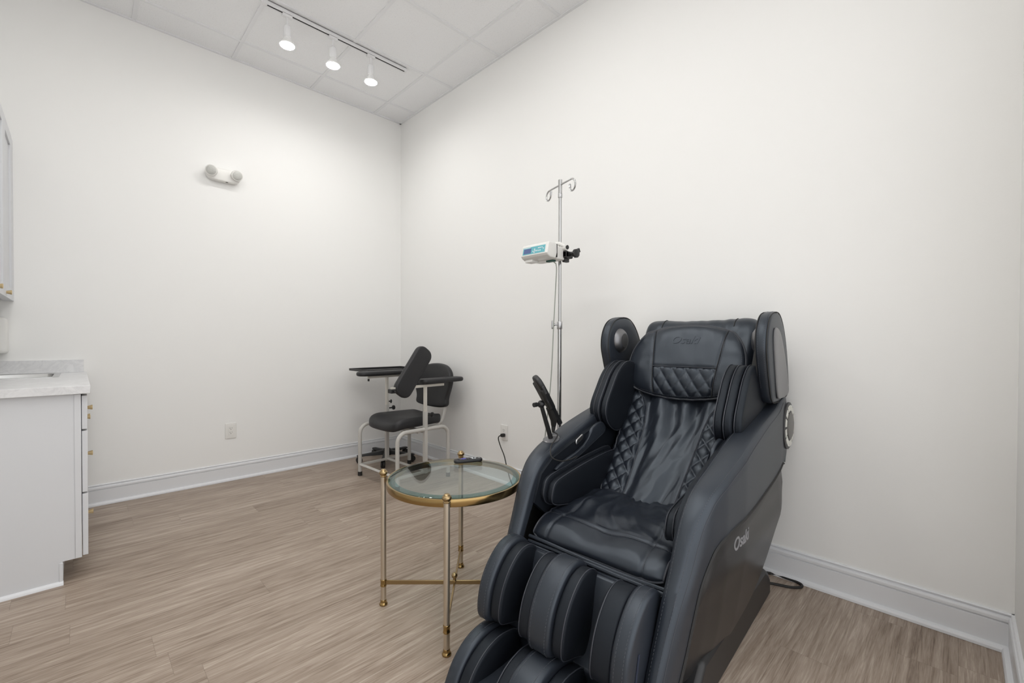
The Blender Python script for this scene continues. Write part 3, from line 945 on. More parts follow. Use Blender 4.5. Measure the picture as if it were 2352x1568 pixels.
ty = MB()
ty.box(-.28, .25, -.18, .18, .846, .851)
for a in ((-.285, -.275, -.185, .185), (.245, .255, -.185, .185), (-.285, .255, -.185, -.176), (-.285, .255, .176, .185)):
    ty.box(a[0], a[1], a[2], a[3], .847, .868)
tt = ty.build('tray', 'black', rs_, bevel=.002, seg=1)
MB().box(-.06, .06, -.05, .05, .832, .846).build('mount', 'black', rs_)
#@CHAIR
# ================================================================== MASSAGE CHAIR
AL = radians(3.26)
mc = empty('massage_chair', (1.8, .9027, 0), pi + AL, 'large navy-black leather massage chair with quilted back facing the cabinets', 'massage chair')
def P(s, w, z):                 # s forward, w towards image left, z up
    return Vector((s, -w, z))

# ---- hidden inner body
MB().prism([(-.38, .13), (-.42, .58), (-.46, .84), (-.36, .86), (-.24, .66), (-.04, .40), (.40, .36), (.50, .30), (.55, .12)], -.27, .27, lambda s, z, t: P(s, t, z)).build('inner_body', 'fabric', mc)

# ---- arms (armrest shells)
T_CTRL = [(-.470, .583), (-.527, .640), (-.540, .740), (-.522, .832), (-.468, .893), (-.400, .872), (-.300, .838), (-.110, .806), (.100, .760), (.250, .718),
          (.360, .686), (.440, .653), (.497, .605), (.537, .545), (.577, .462), (.622, .375), (.662, .290), (.707, .190), (.750, .080), (.766, .020)]
B_CTRL = [(-.445, .588), (-.430, .590), (-.410, .592), (-.390, .590), (-.360, .585), (-.320, .578), (-.250, .566), (-.080, .549), (.080, .536), (.220, .529),
          (.320, .523), (.390, .514), (.425, .503), (.455, .486), (.492, .448), (.524, .400), (.556, .325), (.600, .215), (.655, .085), (.672, .020)]
def w_out(s):
    return float(np.interp(s, [-.55, -.35, 0, .2, .37, .47, .58, .66, .77], [.376, .388, .390, .390, .379, .363, .339, .320, .302]))
def w_in(s):
    return float(np.interp(s, [-.55, .33, .5, .6, .77], [.292, .288, .281, .274, .258]))
NT = 110
TT = catmull(T_CTRL, 10)
BB = catmull(B_CTRL, 10)
def arm_sections(sg):
    rings = []
    for t, b_ in zip(TT, BB):
        d = b_ - t
        L_ = max(np.linalg.norm(d), 1e-3)
        n = d / L_
        r = .016
        def q(dist, w, out=0.0):
            p = t + n * dist
            return P(p[0], sg * (w), p[1])
        wo = lambda dist: w_out((t + n * dist)[0])
        wi = w_in(t[0])
        w0 = wo(0)
        mid = (w0 + wi) / 2
        ring = [q(L_, wo(L_) - .002), q(L_ * .75, wo(L_ * .75) + .001), q(L_ * .5, wo(L_ * .5) + .002), q(max(L_ * .22, r * 1.2), wo(L_ * .22) + .001), q(min(r, L_ * .2), wo(0)),
                q(r * .3, w0 - r * .3), q(0, w0 - r), q(-.0035, w0 - (w0 - wi) * .3), q(-.005, mid), q(-.0035, wi + (w0 - wi) * .3), q(0, wi + r * .8), q(r * .3, wi + r * .24), q(min(r, L_ * .2), wi),
                q(min(.09, L_ * .45), wi), q(min(.10, L_ * .5), wi + .015), q(L_ * .9, wi + .03)]
        rings.append(ring)
    return rings
for sg in (1, -1):
    rings = arm_sections(sg)
    arm = MB().loft(rings).build('armrest', 'leather', mc, ang=50)
    if sg < 0:
        arm['label'] = 'armrest on the right, showing its outer side'
    for k_, nm in ((6, 'stitching'), (10, 'stitching')):
        path = [Vector(rg[k_]) + (Vector(rg[8]) - Vector(rg[14])).normalized() * .0006 for rg in rings[52:-4]]
        dashes(path, .0060, .0042, .0009).build(nm, 'stitch', arm)
    # seam groove line between top leather and the outer face
    MB().tube([Vector(rg[4]) + Vector((0, -sg * .0002, 0)) for rg in rings[50:-2]], .0011, 5).build('seam', 'piping', arm)
    # lower glossy side cover
    bt = [( -.442, .578), (-.400, .583), (-.250, .557), (-.080, .540), (.080, .527), (.220, .520), (.320, .514), (.385, .505), (.418, .494), (.447, .477), (.484, .440), (.516, .393), (.548, .318), (.592, .210), (.640, .100)]
    bb = [( -.440, .500), (-.385, .420), (-.290, .325), (-.215, .262), (-.140, .200), (-.080, .160), (-.010, .134), (.080, .120), (.150, .116), (.230, .114), (.310, .114), (.390, .112), (.460, .110), (.530, .105), (.610, .090)]
    A_, Bq = catmull(bt, 5), catmull(bb, 5)
    rows = 18
    grid_o, grid_i = [], []
    for j in range(rows + 1):
        f = j / rows
        ro, ri = [], []
        for a, c in zip(A_, Bq):
            p = a * (1 - f) + c * f
            zz = p[1]
            low = max(0.0, (.40 - zz) / .30)
            w = w_out(p[0]) - .006 - .042 * low ** 1.6 + .006 * math.exp(-((zz - .40) / .05) ** 2) - .010 * max(0, (zz - .50) / .09)
            if j == 0:
                w -= .010
            ro.append(P(p[0], sg * w, zz)); ri.append(P(p[0], sg * (w - .03), zz))
        grid_o.append(ro); grid_i.append(ri)
    sc_ = MB().loft(grid_o, False, False).loft(grid_i, False, False)
    # close the rim
    rim_o = grid_o[0] + [r_[-1] for r_ in grid_o[1:-1]] + grid_o[-1][::-1] + [r_[0] for r_ in grid_o[1:-1]][::-1]
    rim_i = grid_i[0] + [r_[-1] for r_ in grid_i[1:-1]] + grid_i[-1][::-1] + [r_[0] for r_ in grid_i[1:-1]][::-1]
    sc_.loft([rim_o + [rim_o[0]], rim_i + [rim_i[0]]], False, False)
    cov = sc_.build('side_cover', 'gloss_shell', mc, ang=50)
    # lettering on the cover
    tm = text_mesh('Osaki', .064, .0008, .3, .0012)
    ctr = Vector((.228, 0, .461))
    nv = []
    for x, y, z in tm.v:
        s = ctr.x + (-x if sg > 0 else x) * (-1)
        s = ctr.x - (x if sg < 0 else -x) * 1.0
        zz = ctr.z + y * .85
        nv.append(P(s, sg * (w_out(s) - .006 + .006 * math.exp(-((zz - .40) / .05) ** 2) + .0006 + z), zz))
    tm.v = [tuple(p) for p in nv]
    tm.build('lettering', 'silver_text', cov)
    # dark dividing line between armrest and cover
    MB().tube([P(p[0], sg * (w_out(p[0]) - .0025), p[1] + .004) for p in A_], .0050, 6).build('dividing_line', 'slot', mc)
    # light disc at the rear of the arm
    cen = (-.492, .745)
    ds = MB().lathe([(.105, 0), (.105, .006), (.098, .009)], P(cen[0], sg * .384, cen[1]), (0, -sg, 0), 48).build('light_disc', 'shell', mc)
    MB().lathe([(.060, .009), (.060, .014), (.054, .0165), (.01, .0175)], P(cen[0], sg * .384, cen[1]), (0, -sg, 0), 40).build('disc_cap', 'disc_grey', ds)
    for k in range(12):
        a0, a1 = radians(30 * k + 4), radians(30 * k + 26)
        poly = [(cen[0] + .068 * cos(a), cen[1] + .068 * sin(a)) for a in np.linspace(a0, a1, 5)] + [(cen[0] + .093 * cos(a), cen[1] + .093 * sin(a)) for a in np.linspace(a1, a0, 5)]
        MB().prism(poly, sg * .392, sg * .395, lambda s, z, t: P(s, t, z)).build('light_segment', 'light_seg', ds)

    # ---- headrest wings
    wo_ = [(-.145, 1.10), (-.157, 1.170), (-.205, 1.226), (-.285, 1.250), (-.375, 1.244), (-.455, 1.19), (-.520, 1.09), (-.560, .97), (-.572, .905), (-.540, .875), (-.44, .862), (-.30, .862), (-.240, .882), (-.196, .955), (-.165, 1.03)]
    wg = MB().pad(wo_, sg * .326, sg * .376, .018, .004, lambda s, z, t: P(s, t, z), n=96).build('headrest_wing', 'leather', mc)
    for off in (.340, .362):
        pth = [P(p[0], sg * off, p[1]) for p in (resample(wo_, 140)) if p[1] > .93 and p[0] > -.50]
        dashes([q + Vector((0, 0, .0006)) for q in sorted(pth, key=lambda v: atan2(v.z - 1.02, v.x + .33))], .006, .004, .0008).build('stitching', 'stitch', wg)
    rp = [p for p in resample(wo_, 140)]
    for off in (.3305, .3715):
        MB().tube([P(-.36 + (p[0] + .36) * .985, sg * off, 1.05 + (p[1] - 1.05) * .985) for p in rp], .0024, 6, closed=True).build('piping', 'slot', wg)
    io = [(-.235, 1.165), (-.270, 1.182), (-.345, 1.155), (-.43, 1.06), (-.49, .96), (-.515, .90), (-.46, .882), (-.37, .880), (-.305, .892), (-.262, 1.0), (-.235, 1.10)]
    MB().pad(io, sg * .3775, sg * .385, .003, .001, lambda s, z, t: P(s, t, z), n=72, rings=4).build('wing_cover', 'grey_shell', wg)
    sp = MB().lathe([(.064, -.002), (.062, .006), (.054, .016), (.040, .026), (.036, .027)], P(-.262, sg * .325, 1.127), (0, sg, 0), 36).build('speaker', 'dark_satin', wg)
    MB().lathe([(.036, .0262), (.030, .0285), (.001, .0295)], P(-.262, sg * .325, 1.127), (0, sg, 0), 32).build('speaker_mesh', 'dark_mesh', sp)

    # ---- shoulder airbags, three layers
    for a, e, gx, nm in ((.300, .330, -.012, 'fabric'), (.266, .298, .004, 'fabric'), (.230, .264, .0, 'fabric')):
        so_ = [(-.235 + gx, 1.018), (-.150 + gx, 1.022), (-.070 + gx, .975), (-.005 + gx, .895), (.035 + gx, .835), (.040 + gx, .785), (.000 + gx, .728), (-.09, .700), (-.25, .760), (-.36, .90), (-.34, .98)]
        pd_ = MB().pad(so_, sg * a, sg * e, .010, .006, lambda s, z, t: P(s, t, z), n=72).build('shoulder_pad', nm, mc)
        rp = [p for p in resample(so_, 110)]
        MB().tube([P(p[0] + .001, sg * (a + .004), p[1]) for p in rp if p[0] > -.26], .0022, 6).build('piping', 'piping', pd_)
    # ---- hip airbags
    for a, e, gx in ((.250, .276, .010), (.220, .252, -.004)):
        ho = [(.465, .548), (.445, .574), (.38, .590), (.20, .612), (.02, .624), (-.03, .612), (-.05, .56), (-.03, .44), (.10, .425), (.30, .455), (.43, .478), (.470, .505)]
        ho = [(p[0] + (gx if p[0] > .3 else 0), p[1] + (gx if p[1] > .5 else 0)) for p in ho]
        hp = MB().pad(ho, sg * a, sg * e, .010, .006, lambda s, z, t: P(s, t, z), n=80).build('hip_pad', 'fabric', mc)
        MB().tube([P(p[0], sg * (a + .003), p[1]) for p in resample(ho, 110)], .0020, 6, closed=True).build('piping', 'piping', hp)
    # ---- inside of the arm: dark trench, pouch flap, usb socket
    MB().prism([(.52, .50), (.475, .60), (.40, .650), (.24, .695), (.08, .735), (-.12, .78), (-.20, .70), (-.10, .45), (.40, .40)], sg * .268, sg * .290, lambda s, z, t: P(s, t, z)).build('arm_lining', 'fabric', mc)
    fl = [(.40, .606), (.33, .632), (.24, .652), (.155, .690), (.130, .728), (.085, .748), (.040, .752), (.008, .728), (.020, .698), (.10, .670), (.22, .630), (.33, .598)]
    flp = MB().pad(fl, sg * .252, sg * .267, .005, .002, lambda s, z, t: P(s, t, z), n=64).build('arm_pouch', 'leather', mc)
    dashes([P(p[0], sg * .2495, p[1]) for p in resample_open([(.34, .605), (.22, .638), (.10, .678), (.03, .702)], 50)], .006, .004, .0008).build('stitching', 'stitch', flp)
us = MB().pad(rrect(.030, .011, .008, 4), .2675, .2600, .003, 0, lambda a, c, t: P(.215 + a * .93 , t, .697 - a * .36 + c), n=40, smooth=False, rings=3).build('usb_socket', 'satin', mc)
MB().obox(P(.215, .2598, .697), (.020, 0, -.0078), (0, .0008, 0), (.0024, 0, .0058)).build('socket_face', 'slot', us)

# ---- base
MB().prism([(-.400, .002), (-.392, .075), (-.350, .120), (-.300, .150), (.45, .150), (.55, .060), (.57, .002)], -.345, .345, lambda s, z, t: P(s, t, z)).build('base', 'black', mc, bevel=.018, seg=3)

# ---- backrest
CL = [(.145, .425), (.118, .462), (.055, .520), (-.035, .612), (-.125, .712), (-.205, .812), (-.285, .925), (-.350, 1.03), (-.400, 1.12), (-.432, 1.185), (-.465, 1.218), (-.515, 1.226), (-.570, 1.19)]
BL = resample_open(CL, 150)
ARC = np.r_[0, np.cumsum(np.linalg.norm(np.diff(BL, axis=0), axis=1))]
def back_pt(v):
    a = v * ARC[-1]
    return np.array([np.interp(a, ARC, BL[:, 0]), np.interp(a, ARC, BL[:, 1])]), a
def back_nrm(v):
    e = .006
    p, q = back_pt(max(0, v - e))[0], back_pt(min(1, v + e))[0]
    d = (q - p) / np.linalg.norm(q - p)
    return np.array([d[1], -d[0]])
def hw_back(v):
    return float(np.interp(v, [0, .1, .3, .45, .6, .9, 1], [.225, .238, .255, .262, .268, .268, .262]))
def seam_w(v):
    return float(np.interp(v, [0, .1, .25, .38, .45, .50, .56], [.108, .112, .122, .134, .148, .175, .24]))
def ridge(x):
    return 1 - abs(x)
def wrinkle(w, a):
    n1 = noise.noise(Vector((w * 15 + 3 + .6 * sin(a * 5), a * 1.7, 1.7)))
    n2 = noise.noise(Vector((w * 22 + a * 6, a * 8, 5.1)))
    n3 = noise.noise(Vector((w * 40, a * 16 + w * 10, 9.3)))
    return .030 * n1 + .007 * (ridge(n2) - .6) + .0008 * n3
def quilt(w, a, L_=.064, k=.80):
    x = (w * 1.0 + a * k) / L_
    y = (w * 1.0 - a * k) / L_
    gx = abs(sin(pi * x)); gy = abs(sin(pi * y))
    return (gx * gy) ** .45
def back_surf(w, v, lift=0.0):
    p, a = back_pt(v)
    n = back_nrm(v)
    h = hw_back(v)
    u = abs(w) / h
    d = (-.040 * u ** 9 + .016 * u ** 2) if v < .62 else (-.030 * u ** 16 + .012 * u ** 2)
    sw = seam_w(v)
    if abs(w) > sw and v < .56:
        e = min(1, (abs(w) - sw) / .012)
        d += .013 * quilt(w, a) * e + .003
    elif v < .62:
        e = min(1, (sw - abs(w)) / .03)
        d += (wrinkle(w, a) * (1 if v < .5 else max(0, (.62 - v) / .12))) * e - .004
    else:
        d += .006 * noise.noise(Vector((w * 9, a * 7, 3.3))) + .004 * noise.noise(Vector((w * 25, a * 9, 6.3)))
    d += lift
    return P(p[0] + n[0] * d, w, p[1] + n[1] * d)
bkm = MB().grid(lambda i, j: back_surf((2 * i - 1) * hw_back(j), j), 150, 220)
bko = bkm.build('backrest', 'leather_soft', mc, recalc=False, ang=180)
MB().prism([(.10, .40), (-.05, .57), (-.22, .79), (-.37, 1.03), (-.48, 1.17), (-.56, 1.18), (-.58, 1.05), (-.54, .80), (-.42, .55), (-.10, .36)], -.255, .255, lambda s, z, t: P(s, t, z)).build('back_shell', 'shell', mc, bevel=.03, seg=3)
for sg in (1, -1):
    pth = [back_surf(sg * (seam_w(v) - .002), v, .0012) for v in np.linspace(.03, .53, 90)]
    MB().tube(pth, .0022, 6).build('seam_piping', 'piping', bko)
    dashes([back_surf(sg * (seam_w(v) + .006), v, .0008) for v in np.linspace(.03, .52, 120)], .005, .0035, .0008).build('stitching', 'stitch', bko)
    pth = [back_surf(sg * (hw_back(v) * .93), v, .003) for v in np.linspace(.04, .55, 70)]
    MB().tube(pth, .0028, 6).build('edge_piping', 'piping', bko)
    # quilting thread in the grooves
    st = MB()
    L_, kq = .064, .80
    for fam in (1, -1):
        for m_ in range(-40, 41):
            line = []
            for v in np.linspace(.03, .555, 200):
                a = v * ARC[-1]
                w = m_ * L_ - fam * a * kq
                w2 = w if sg > 0 else w
                if sg * w2 > seam_w(v) + .004 and sg * w2 < hw_back(v) * .925:
                    line.append(back_surf(w2, v, .0006))
                elif len(line) > 3:
                    break
            if len(line) > 3:
                d_ = dashes(line, .0045, .003, .00065, 4)
                st.add(d_.v, d_.f)
    st.build('quilting', 'stitch', bko)
    # seam folds at the top of the head section
MB().tube([back_surf(-.175, v, .0008) for v in np.linspace(.86, .97, 20)], .0022, 6).build('head_seam', 'slot', bko)
MB().tube([back_surf(.175, v, .0008) for v in np.linspace(.86, .97, 20)], .0022, 6).build('head_seam', 'slot', bko)

# ---- pillow
PC = [(-.258, .842), (-.288, .93), (-.328, 1.03), (-.366, 1.12), (-.388, 1.187)]
PL_ = resample_open(PC, 60)
def pil_frame(y):               # y in 0..1 bottom to top
    i = y * 59
    p = np.array([np.interp(i, range(60), PL_[:, 0]), np.interp(i, range(60), PL_[:, 1])])
    q = np.array([np.interp(min(59, i + 1), range(60), PL_[:, 0]), np.interp(min(59, i + 1), range(60), PL_[:, 1])])
    r_ = np.array([np.interp(max(0, i - 1), range(60), PL_[:, 0]), np.interp(max(0, i - 1), range(60), PL_[:, 1])])
    d = (q - r_) / np.linalg.norm(q - r_)
    return p, np.array([d[1], -d[0]])
def pil_xy(u, v):               # u,v in -1..1 -> (w, y)
    k = .70
    U = u * ((1 - k) + k * sqrt(max(0, 1 - v * v / 2)) )
    V = v * ((1 - k) + k * sqrt(max(0, 1 - u * u / 2)) )
    U /= 1.0; V /= 1.0
    half = .268 - .018 * V
    return U * half, (V + 1) / 2
PSH = -.012
def pil_seam(y):                # half-width of the centre panel
    return .132 + .040 * y
def pil_h(u, v):
    w, y = pil_xy(u, v)
    t = .040 * (max(0, 1 - abs(u) ** 3.4) * max(0, 1 - abs(v) ** 3.4)) ** .5
    m_ = abs(abs(w - PSH) - pil_seam(y))
    t -= .0045 * math.exp(-(m_ / .006) ** 2)
    if abs(w - PSH) < pil_seam(y):
        t -= .0045 * math.exp(-((y - .385) / .018) ** 2)
        if y < .385:
            e = min(1, (.385 - y) / .02) * min(1, (pil_seam(y) - abs(w - PSH)) / .008)
            t += .010 * (quilt(w, y * .345, .060, .80) - .5) * e
        else:
            t += .004 * noise.noise(Vector((w * 12, y * 3, 2.2))) + .0012 * noise.noise(Vector((w * 30, y * 6, 7.2)))
    else:
        t += .003 * noise.noise(Vector((w * 20, y * 7, 4.2)))
    return w, y, t
def pil_pt(u, v, lift=0.0, back=False):
    w, y, t = pil_h(u, v)
    if back:
        t = -.018 * (max(0, 1 - abs(u) ** 4) * max(0, 1 - abs(v) ** 4)) ** .5
    p, n = pil_frame(y)
    t += .042 + .012 * (w / .26) ** 2 + lift
    return P(p[0] + n[0] * t, w, p[1] + n[1] * t)
pl_ = MB().grid(lambda i, j: pil_pt(2 * i - 1, 2 * j - 1), 130, 100)
pl_.grid(lambda i, j: pil_pt(1 - 2 * i, 2 * j - 1, 0, True), 40, 30)
pil = pl_.build('head_pillow', 'leather_soft', mc, recalc=False, ang=180)
edge = [pil_pt(u, -1) for u in np.linspace(-1, 1, 40)] + [pil_pt(1, v) for v in np.linspace(-1, 1, 30)][1:] + [pil_pt(u, 1) for u in np.linspace(1, -1, 40)][1:] + [pil_pt(-1, v) for v in np.linspace(1, -1, 30)][1:-1]
MB().tube(edge, .0055, 8, closed=True).build('piping', 'piping', pil)
edge2 = [pil_pt(u, -.95, .001) for u in np.linspace(-.95, .95, 50)] + [pil_pt(.95, v, .001) for v in np.linspace(-.95, .95, 40)][1:] + [pil_pt(u, .95, .001) for u in np.linspace(.95, -.95, 50)][1:] + [pil_pt(-.95, v, .001) for v in np.linspace(.95, -.95, 40)][1:]
dashes(edge2, .006, .004, .0009).build('stitching', 'stitch', pil)
def uv_for(w, y):               # invert pil_xy by iteration
    u, v = w / .268, 2 * y - 1
    for _ in range(25):
        a, c = pil_xy(u, v)
        u += (w - a) / .268 * .8
        v += (y - c) * 2 * .8
        u = max(-.999, min(.999, u)); v = max(-.999, min(.999, v))
    return u, v
def pil_wy(w, y, lift=.0008):
    return pil_pt(*uv_for(w, y), lift)
for sg in (1, -1):
    MB().tube([pil_wy(PSH + sg * pil_seam(y), y, .0016) for y in np.linspace(.05, .97, 30)], .0018, 6).build('seam', 'slot', pil)
    dashes([pil_wy(PSH + sg * (pil_seam(y) + .007), y) for y in np.linspace(.06, .96, 50)], .006, .004, .0008).build('stitching', 'stitch', pil)
MB().tube([pil_wy(w, .385, .0020) for w in np.linspace(PSH - pil_seam(.385), PSH + pil_seam(.385), 20)], .0024, 6).build('seam', 'piping', pil)
st = MB()
for fam in (1, -1):
    for m_ in range(-14, 15):
        line = []
        for y in np.linspace(.02, .375, 60):
            w = m_ * .060 - fam * y * .345 * .80
            if abs(w - PSH) < pil_seam(y) - .003:
                line.append(pil_wy(w, y, .0007))
            elif len(line) > 3:
                break
        if len(line) > 3:
            d_ = dashes(line, .0045, .003, .0006, 4)
            st.add(d_.v, d_.f)
st.build('quilting', 'stitch', pil)
tm = text_mesh('Osaki', .056, .0010, .3, .0)
tm.v = [tuple(pil_wy(-x, .745 + y / .345, .0008 + z)) for x, y, z in tm.v]
tm.build('embossed_lettering', 'leather_soft', pil)

# ---- seat cushion
SC = [(.060, .456), (.110, .462), (.170, .468), (.250, .473), (.330, .471), (.410, .463), (.480, .450), (.528, .434), (.552, .414), (.556, .396), (.544, .380)]
SL = resample_open(SC, 100)
SARC = np.r_[0, np.cumsum(np.linalg.norm(np.diff(SL, axis=0), axis=1))]
def seat_surf(w, v, lift=0.0):
    a = v * SARC[-1]
    p = np.array([np.interp(a, SARC, SL[:, 0]), np.interp(a, SARC, SL[:, 1])])
    e = .004
    q0 = np.array([np.interp(max(0, a - e), SARC, SL[:, 0]), np.interp(max(0, a - e), SARC, SL[:, 1])])
    q1 = np.array([np.interp(a + e, SARC, SL[:, 0]), np.interp(a + e, SARC, SL[:, 1])])
    d = (q1 - q0) / np.linalg.norm(q1 - q0)
    n = np.array([-d[1], d[0]])
    h = .262
    u = abs(w) / h
    t = -.030 * u ** 8 + .006 * u * u
    if v < .93:
        g_ = min(1, (.93 - v) / .08)
        x, y = p[0], w
        n1 = noise.noise(Vector((x * 9 + y * 4, y * 8 - x * 4, 2.7)))
        th, rr = atan2(y, x - .02), sqrt((x - .02) ** 2 + y * y)
        n2 = noise.noise(Vector((th * 4.6 + 8 * rr, rr * 5.5, 6.1)))
        n3 = noise.noise(Vector((x * 34, y * 34, 3.1)))
        amp = 1.0 if v < .70 else .5
        t += g_ * amp * (.020 * n1 + .013 * (ridge(n2) - .6) + .0010 * n3)
    # seams: a cross seam near the front and two curved side seams
    t -= .005 * math.exp(-((v - .715 - .02 * cos(w * 7)) / .010) ** 2)
    sw = .185 - .03 * (1 - v) 
    if v > .38:
        t -= .004 * math.exp(-((abs(w) - sw) / .007) ** 2)
    t += lift
    return P(p[0] + n[0] * t, w, p[1] + n[1] * t)
sm = MB().grid(lambda i, j: seat_surf((2 * i - 1) * .262, j), 120, 110)
seat = sm.build('seat_cushion', 'leather_soft', mc, recalc=False, ang=180)
MB().prism([(.05, .34), (.05, .44), (.25, .445), (.42, .42), (.52, .39), (.535, .365), (.50, .33)], -.25, .25, lambda s, z, t: P(s, t, z)).build('cushion_core', 'fabric', seat)
MB().tube([seat_surf(w, .985, .003) for w in np.linspace(-.25, .25, 60)], .0040, 8).build('front_piping', 'piping', seat)
dashes([seat_surf(w, .715 + .02 * cos(w * 7) + .012, .0008) for w in np.linspace(-.25, .25, 80)], .006, .004, .0008).build('stitching', 'stitch', seat)
for sg in (1, -1):
    dashes([seat_surf(sg * (.185 - .03 * (1 - v) + .006), v, .0008) for v in np.linspace(.42, .95, 60)], .006, .004, .0008).build('stitching', 'stitch', seat)
    MB().tube([seat_surf(sg * .252, v, .003) for v in np.linspace(.3, .98, 40)], .0035, 8).build('side_piping', 'piping', seat)
# folded layers under the seat
ly = MB()
for i, (s, z) in enumerate(((.560, .384), (.568, .374), (.575, .364), (.574, .352))):
    ly.tube([P(s + .006 * cos(w * 9 + i), w, z + .004 * sin(w * 8 + i * 2)) for w in np.linspace(-.262, .262, 40)], .0065, 8)
ly.prism([(.48, .35), (.565, .365), (.575, .345), (.56, .28), (.48, .28)], -.26, .26, lambda s, z, t: P(s, t, z))
ly.build('seat_skirt', 'leather', mc)

# ---- calf rest
CO = .020                       # sits a little to the image left of the centre line
calf = bpy.data.objects.new('calf_rest', None)
COL.objects.link(calf)
calf.parent = mc
PF = [(.570, .350), (.592, .394), (.638, .409), (.690, .396), (.742, .354), (.780, .295), (.797, .225), (.793, .180), (.768, .160), (.700, .140), (.620, .110), (.575, .20)]
def inset(poly, d):
    p = np.array(poly); c = p.mean(0)
    return [tuple(c + (q - c) * (1 - d / np.linalg.norm(q - c))) for q in p]
def slab(poly, w0, w1, name, mat, r=.012, bulge=.004, stitch=None, pipe=None, parent=calf):
    o = MB().pad(poly, w0, w1, r, bulge, lambda s, z, t: P(s, t, z), n=90).build(name, mat, parent)
    rp = resample(poly, 160)
    for w in (stitch or []):
        pth = [P(p[0], w, p[1]) for p in rp if p[0] > .60 and p[1] > .13]
        pth = sorted(pth, key=lambda q: -atan2(q.z - .25, q.x - .62))
        c = np.array(poly).mean(0)
        pth = [q + Vector((q.x - c[0], 0, q.z - c[1])).normalized() * .0006 for q in pth]
        dashes(pth, .006, .004, .0009).build('stitching', 'stitch', o)
    for w in (pipe or []):
        MB().tube([P(p[0], w, p[1]) for p in rp], .0021, 6, closed=True).build('piping', 'piping', o)
    return o
hwid = .282
slab(PF, CO + .228, CO + hwid, 'outer_bolster', 'leather', .012, .004, [CO + .243, CO + .268])
slab(PF, CO - hwid, CO - .228, 'outer_bolster', 'leather', .012, .004, [CO - .243, CO - .268])
CC = CO + .014
slab(PF, CC - .042, CC + .042, 'centre_divider', 'leather', .010, .003, [CC + .028, CC - .028])
P2 = inset(PF, .013)
slab(P2, CO + .178, CO + .226, 'calf_pad', 'fabric', .010, .012, None, [CO + .184])
slab(P2, CO - .226, CO - .158, 'calf_pad', 'fabric', .010, .010, None, [CO - .166])
slab(P2, CC + .044, CC + .088, 'calf_pad', 'fabric', .010, .012, None, [CC + .082])
slab(P2, CC - .088, CC - .044, 'calf_pad', 'fabric', .010, .012, None, [CC - .082])
MB().prism([(.555, .345), (.596, .372), (.622, .33), (.645, .24), (.665, .150), (.70, .120), (.66, .03), (.56, .03), (.55, .2)], CO - .25, CO + .25, lambda s, z, t: P(s, t, z)).build('calf_well', 'leather', calf, bevel=.01)
MB().obox(P(.742, CO - hwid - .0035, .245), (-.010, 0, .036), (0, .0006, 0), (.0042, 0, .0012)).build('sticker', 'sticker', calf)
MB().obox(P(.757, CO - hwid - .0035, .196), (-.002, 0, .008), (0, .0006, 0), (.0036, 0, .001)).build('sticker', 'sticker_green', calf)

# ---- foot rest
foot = bpy.data.objects.new('foot_rest', None)
COL.objects.link(foot)
foot.parent = mc
FP = [(.690, .128), (.760, .150), (.820, .146), (.870, .125), (.915, .085), (.945, .035), (.95, .012), (.85, .006), (.70, .006), (.67, .06)]
slab(FP, CO + .225, CO + .276, 'outer_bolster', 'leather', .012, .004, [CO + .240, CO + .262], None, foot)
slab(FP, CO - .276, CO - .225, 'outer_bolster', 'leather', .012, .004, [CO - .240, CO - .262], None, foot)
F2 = inset(FP, .008)
slab(F2, CO + .175, CO + .223, 'foot_pad', 'fabric', .010, .010, None, [CO + .181], foot)
slab(F2, CO - .223, CO - .175, 'foot_pad', 'fabric', .010, .010, None, [CO - .181], foot)
slab(F2, CO + .050, CO + .092, 'foot_pad', 'fabric', .010, .010, None, [CO + .088], foot)
slab(F2, CO - .092, CO - .050, 'foot_pad', 'fabric', .010, .010, None, [CO - .088], foot)
slab([(p[0] + (.01 if p[0] > .75 else 0), p[1] + (.012 if p[1] > .1 else 0)) for p in FP], CO - .048, CO + .048, 'centre_divider', 'leather', .012, .003, [CO + .03, CO - .03], None, foot)
MB().box(.66, .90, -(CO + .25), -(CO - .25), .008, .055).build('sole_plate', 'leather', foot, bevel=.01)

# ---- remote stand on the image-left armrest (part of the chair)
stn = MB().lathe([(.036, 0), (.036, .004), (.028, .007), (.012, .008)], P(.318, .338, .7015), (.30, 0, 1), 36).build('stand_disc', 'clear', mc)
rod0, rod1 = P(.322, .338, .708), P(.3835, .340, .850)
MB().tube([rod0, rod1], [.0105, .0085], 14).build('stand_rod', 'black', mc)
jn = MB().lathe([(.001, -.016), (.010, -.0125), (.0155, -.005), (.0155, .005), (.010, .0125), (.001, .016)], P(.3875, .340, .8605), (0, 1, 0), 20)
jn.cyl(P(.3875, .340, .8605), P(.424, .345, .860), .0075, n=14)
jn.cyl(P(.412, .344, .861), P(.428, .346, .860), .0095, n=14)
jn.build('ball_joint', 'black', mc)
# ---- cord on the floor behind the chair
cd = resample_open([P(-.40, -.26, .03), P(-.52, -.25, .012), P(-.585, -.300, .007), P(-.585, -.370, .007), P(-.575, -.425, .007), P(-.545, -.435, .007), P(-.51, -.400, .007), P(-.49, -.34, .007), P(-.44, -.22, .007), P(-.40, -.1, .012)], 70)
MB().tube(cd, .0058, 8).build('floor_cord', 'rubber', mc)

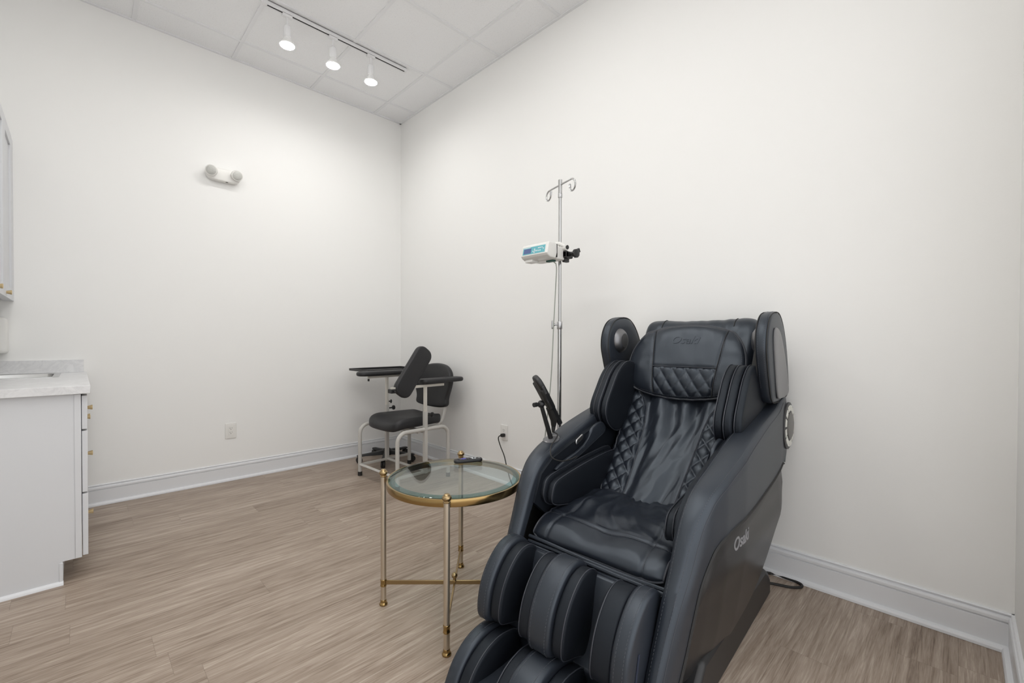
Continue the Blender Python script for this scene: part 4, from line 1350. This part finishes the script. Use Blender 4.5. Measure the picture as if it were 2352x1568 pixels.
#@REMOTE
# ================================================================== CHAIR CONTROLLER in the stand
AXR = (P(.246, .340, .757) - P(.424, .340, .982)).normalized()       # top to tail
ctr0 = mc.matrix_basis
rem = empty('chair_controller', (0, 0, 0), 0, 'black handheld massage controller tilted in the holder on the armrest', 'remote control')
rem.location = mc.location
rem.rotation_euler = mc.rotation_euler
top = P(.426, .340, .980)
nrm = Vector((AXR.z, 0, -AXR.x))       # in the s-z plane, pointing forward/down
if nrm.x < 0:
    nrm = -nrm
PHI = radians(32)                       # the screen is turned towards the seat
WDT = Vector((0, 1, 0)) * cos(PHI) + nrm * sin(PHI)
NRT = nrm * cos(PHI) - Vector((0, 1, 0)) * sin(PHI)
def RC(a, c, t):                        # a along, c across (w), t thickness towards the back
    q = top + AXR * a
    return q + NRT * t - WDT * c
ol = [(0.004, 0), (.012, .026), (.045, .038), (.11, .040), (.165, .034), (.178, .012), (.178, -.012), (.165, -.034), (.11, -.040), (.045, -.038), (.012, -.026)]
MB().pad(ol, -.012, .013, .009, .001, lambda a, c, t: RC(a, c, t), n=72).build('body', 'black', rem)
MB().pad([(.05, .043), (.06, .0435), (.16, .039), (.170, .02), (.170, -.02), (.16, -.039), (.06, -.0435), (.05, -.043)],     .004, .0185, .005, .0005, lambda a, c, t: RC(a, c, t), n=60, smooth=False).build('holder', 'rubber', rem)
MB().obox(RC(.055, -.0405, 0.0), AXR * .020, WDT * .0012, NRT * .0045).build('side_trim', 'satin', rem)
MB().obox(RC(.108, -.0440, .010), AXR * .007, WDT * .0012, NRT * .002).build('side_button', 'satin', rem)
MB().pad([(.150, .022), (.20, .020), (.27, .012), (.283, 0), (.27, -.012), (.20, -.020), (.150, -.022)], -.012, .010, .007, .001, lambda a, c, t: RC(a, c, t), n=48).build('tail', 'black', rem)
MB().tube([RC(.165, -.012, .012), RC(.235, -.010, .018), RC(.262, -.008, .030)], [.014, .015, .011], 12).build('cord_wrap', 'rubber', rem)
c0 = RC(.262, -.008, .030)
MB().tube([c0, c0 + Vector((.002, 0, -.018)), c0 + Vector((.003, 0, -.031))], [.010, .0080, .0050], 12).build('strain_relief', 'rubber', rem)
cb = resample_open([tuple(c0 + Vector((.003, 0, -.028))), tuple(P(.300, .318, .7225)), tuple(P(.345, .300, .708)), tuple(P(.395, .283, .692)), tuple(P(.420, .260, .660)), tuple(P(.385, .242, .640)), tuple(P(.320, .240, .634)), tuple(P(.270, .240, .638))], 70)
MB().tube(cb, .0026, 8).build('cable', 'rubber', rem)
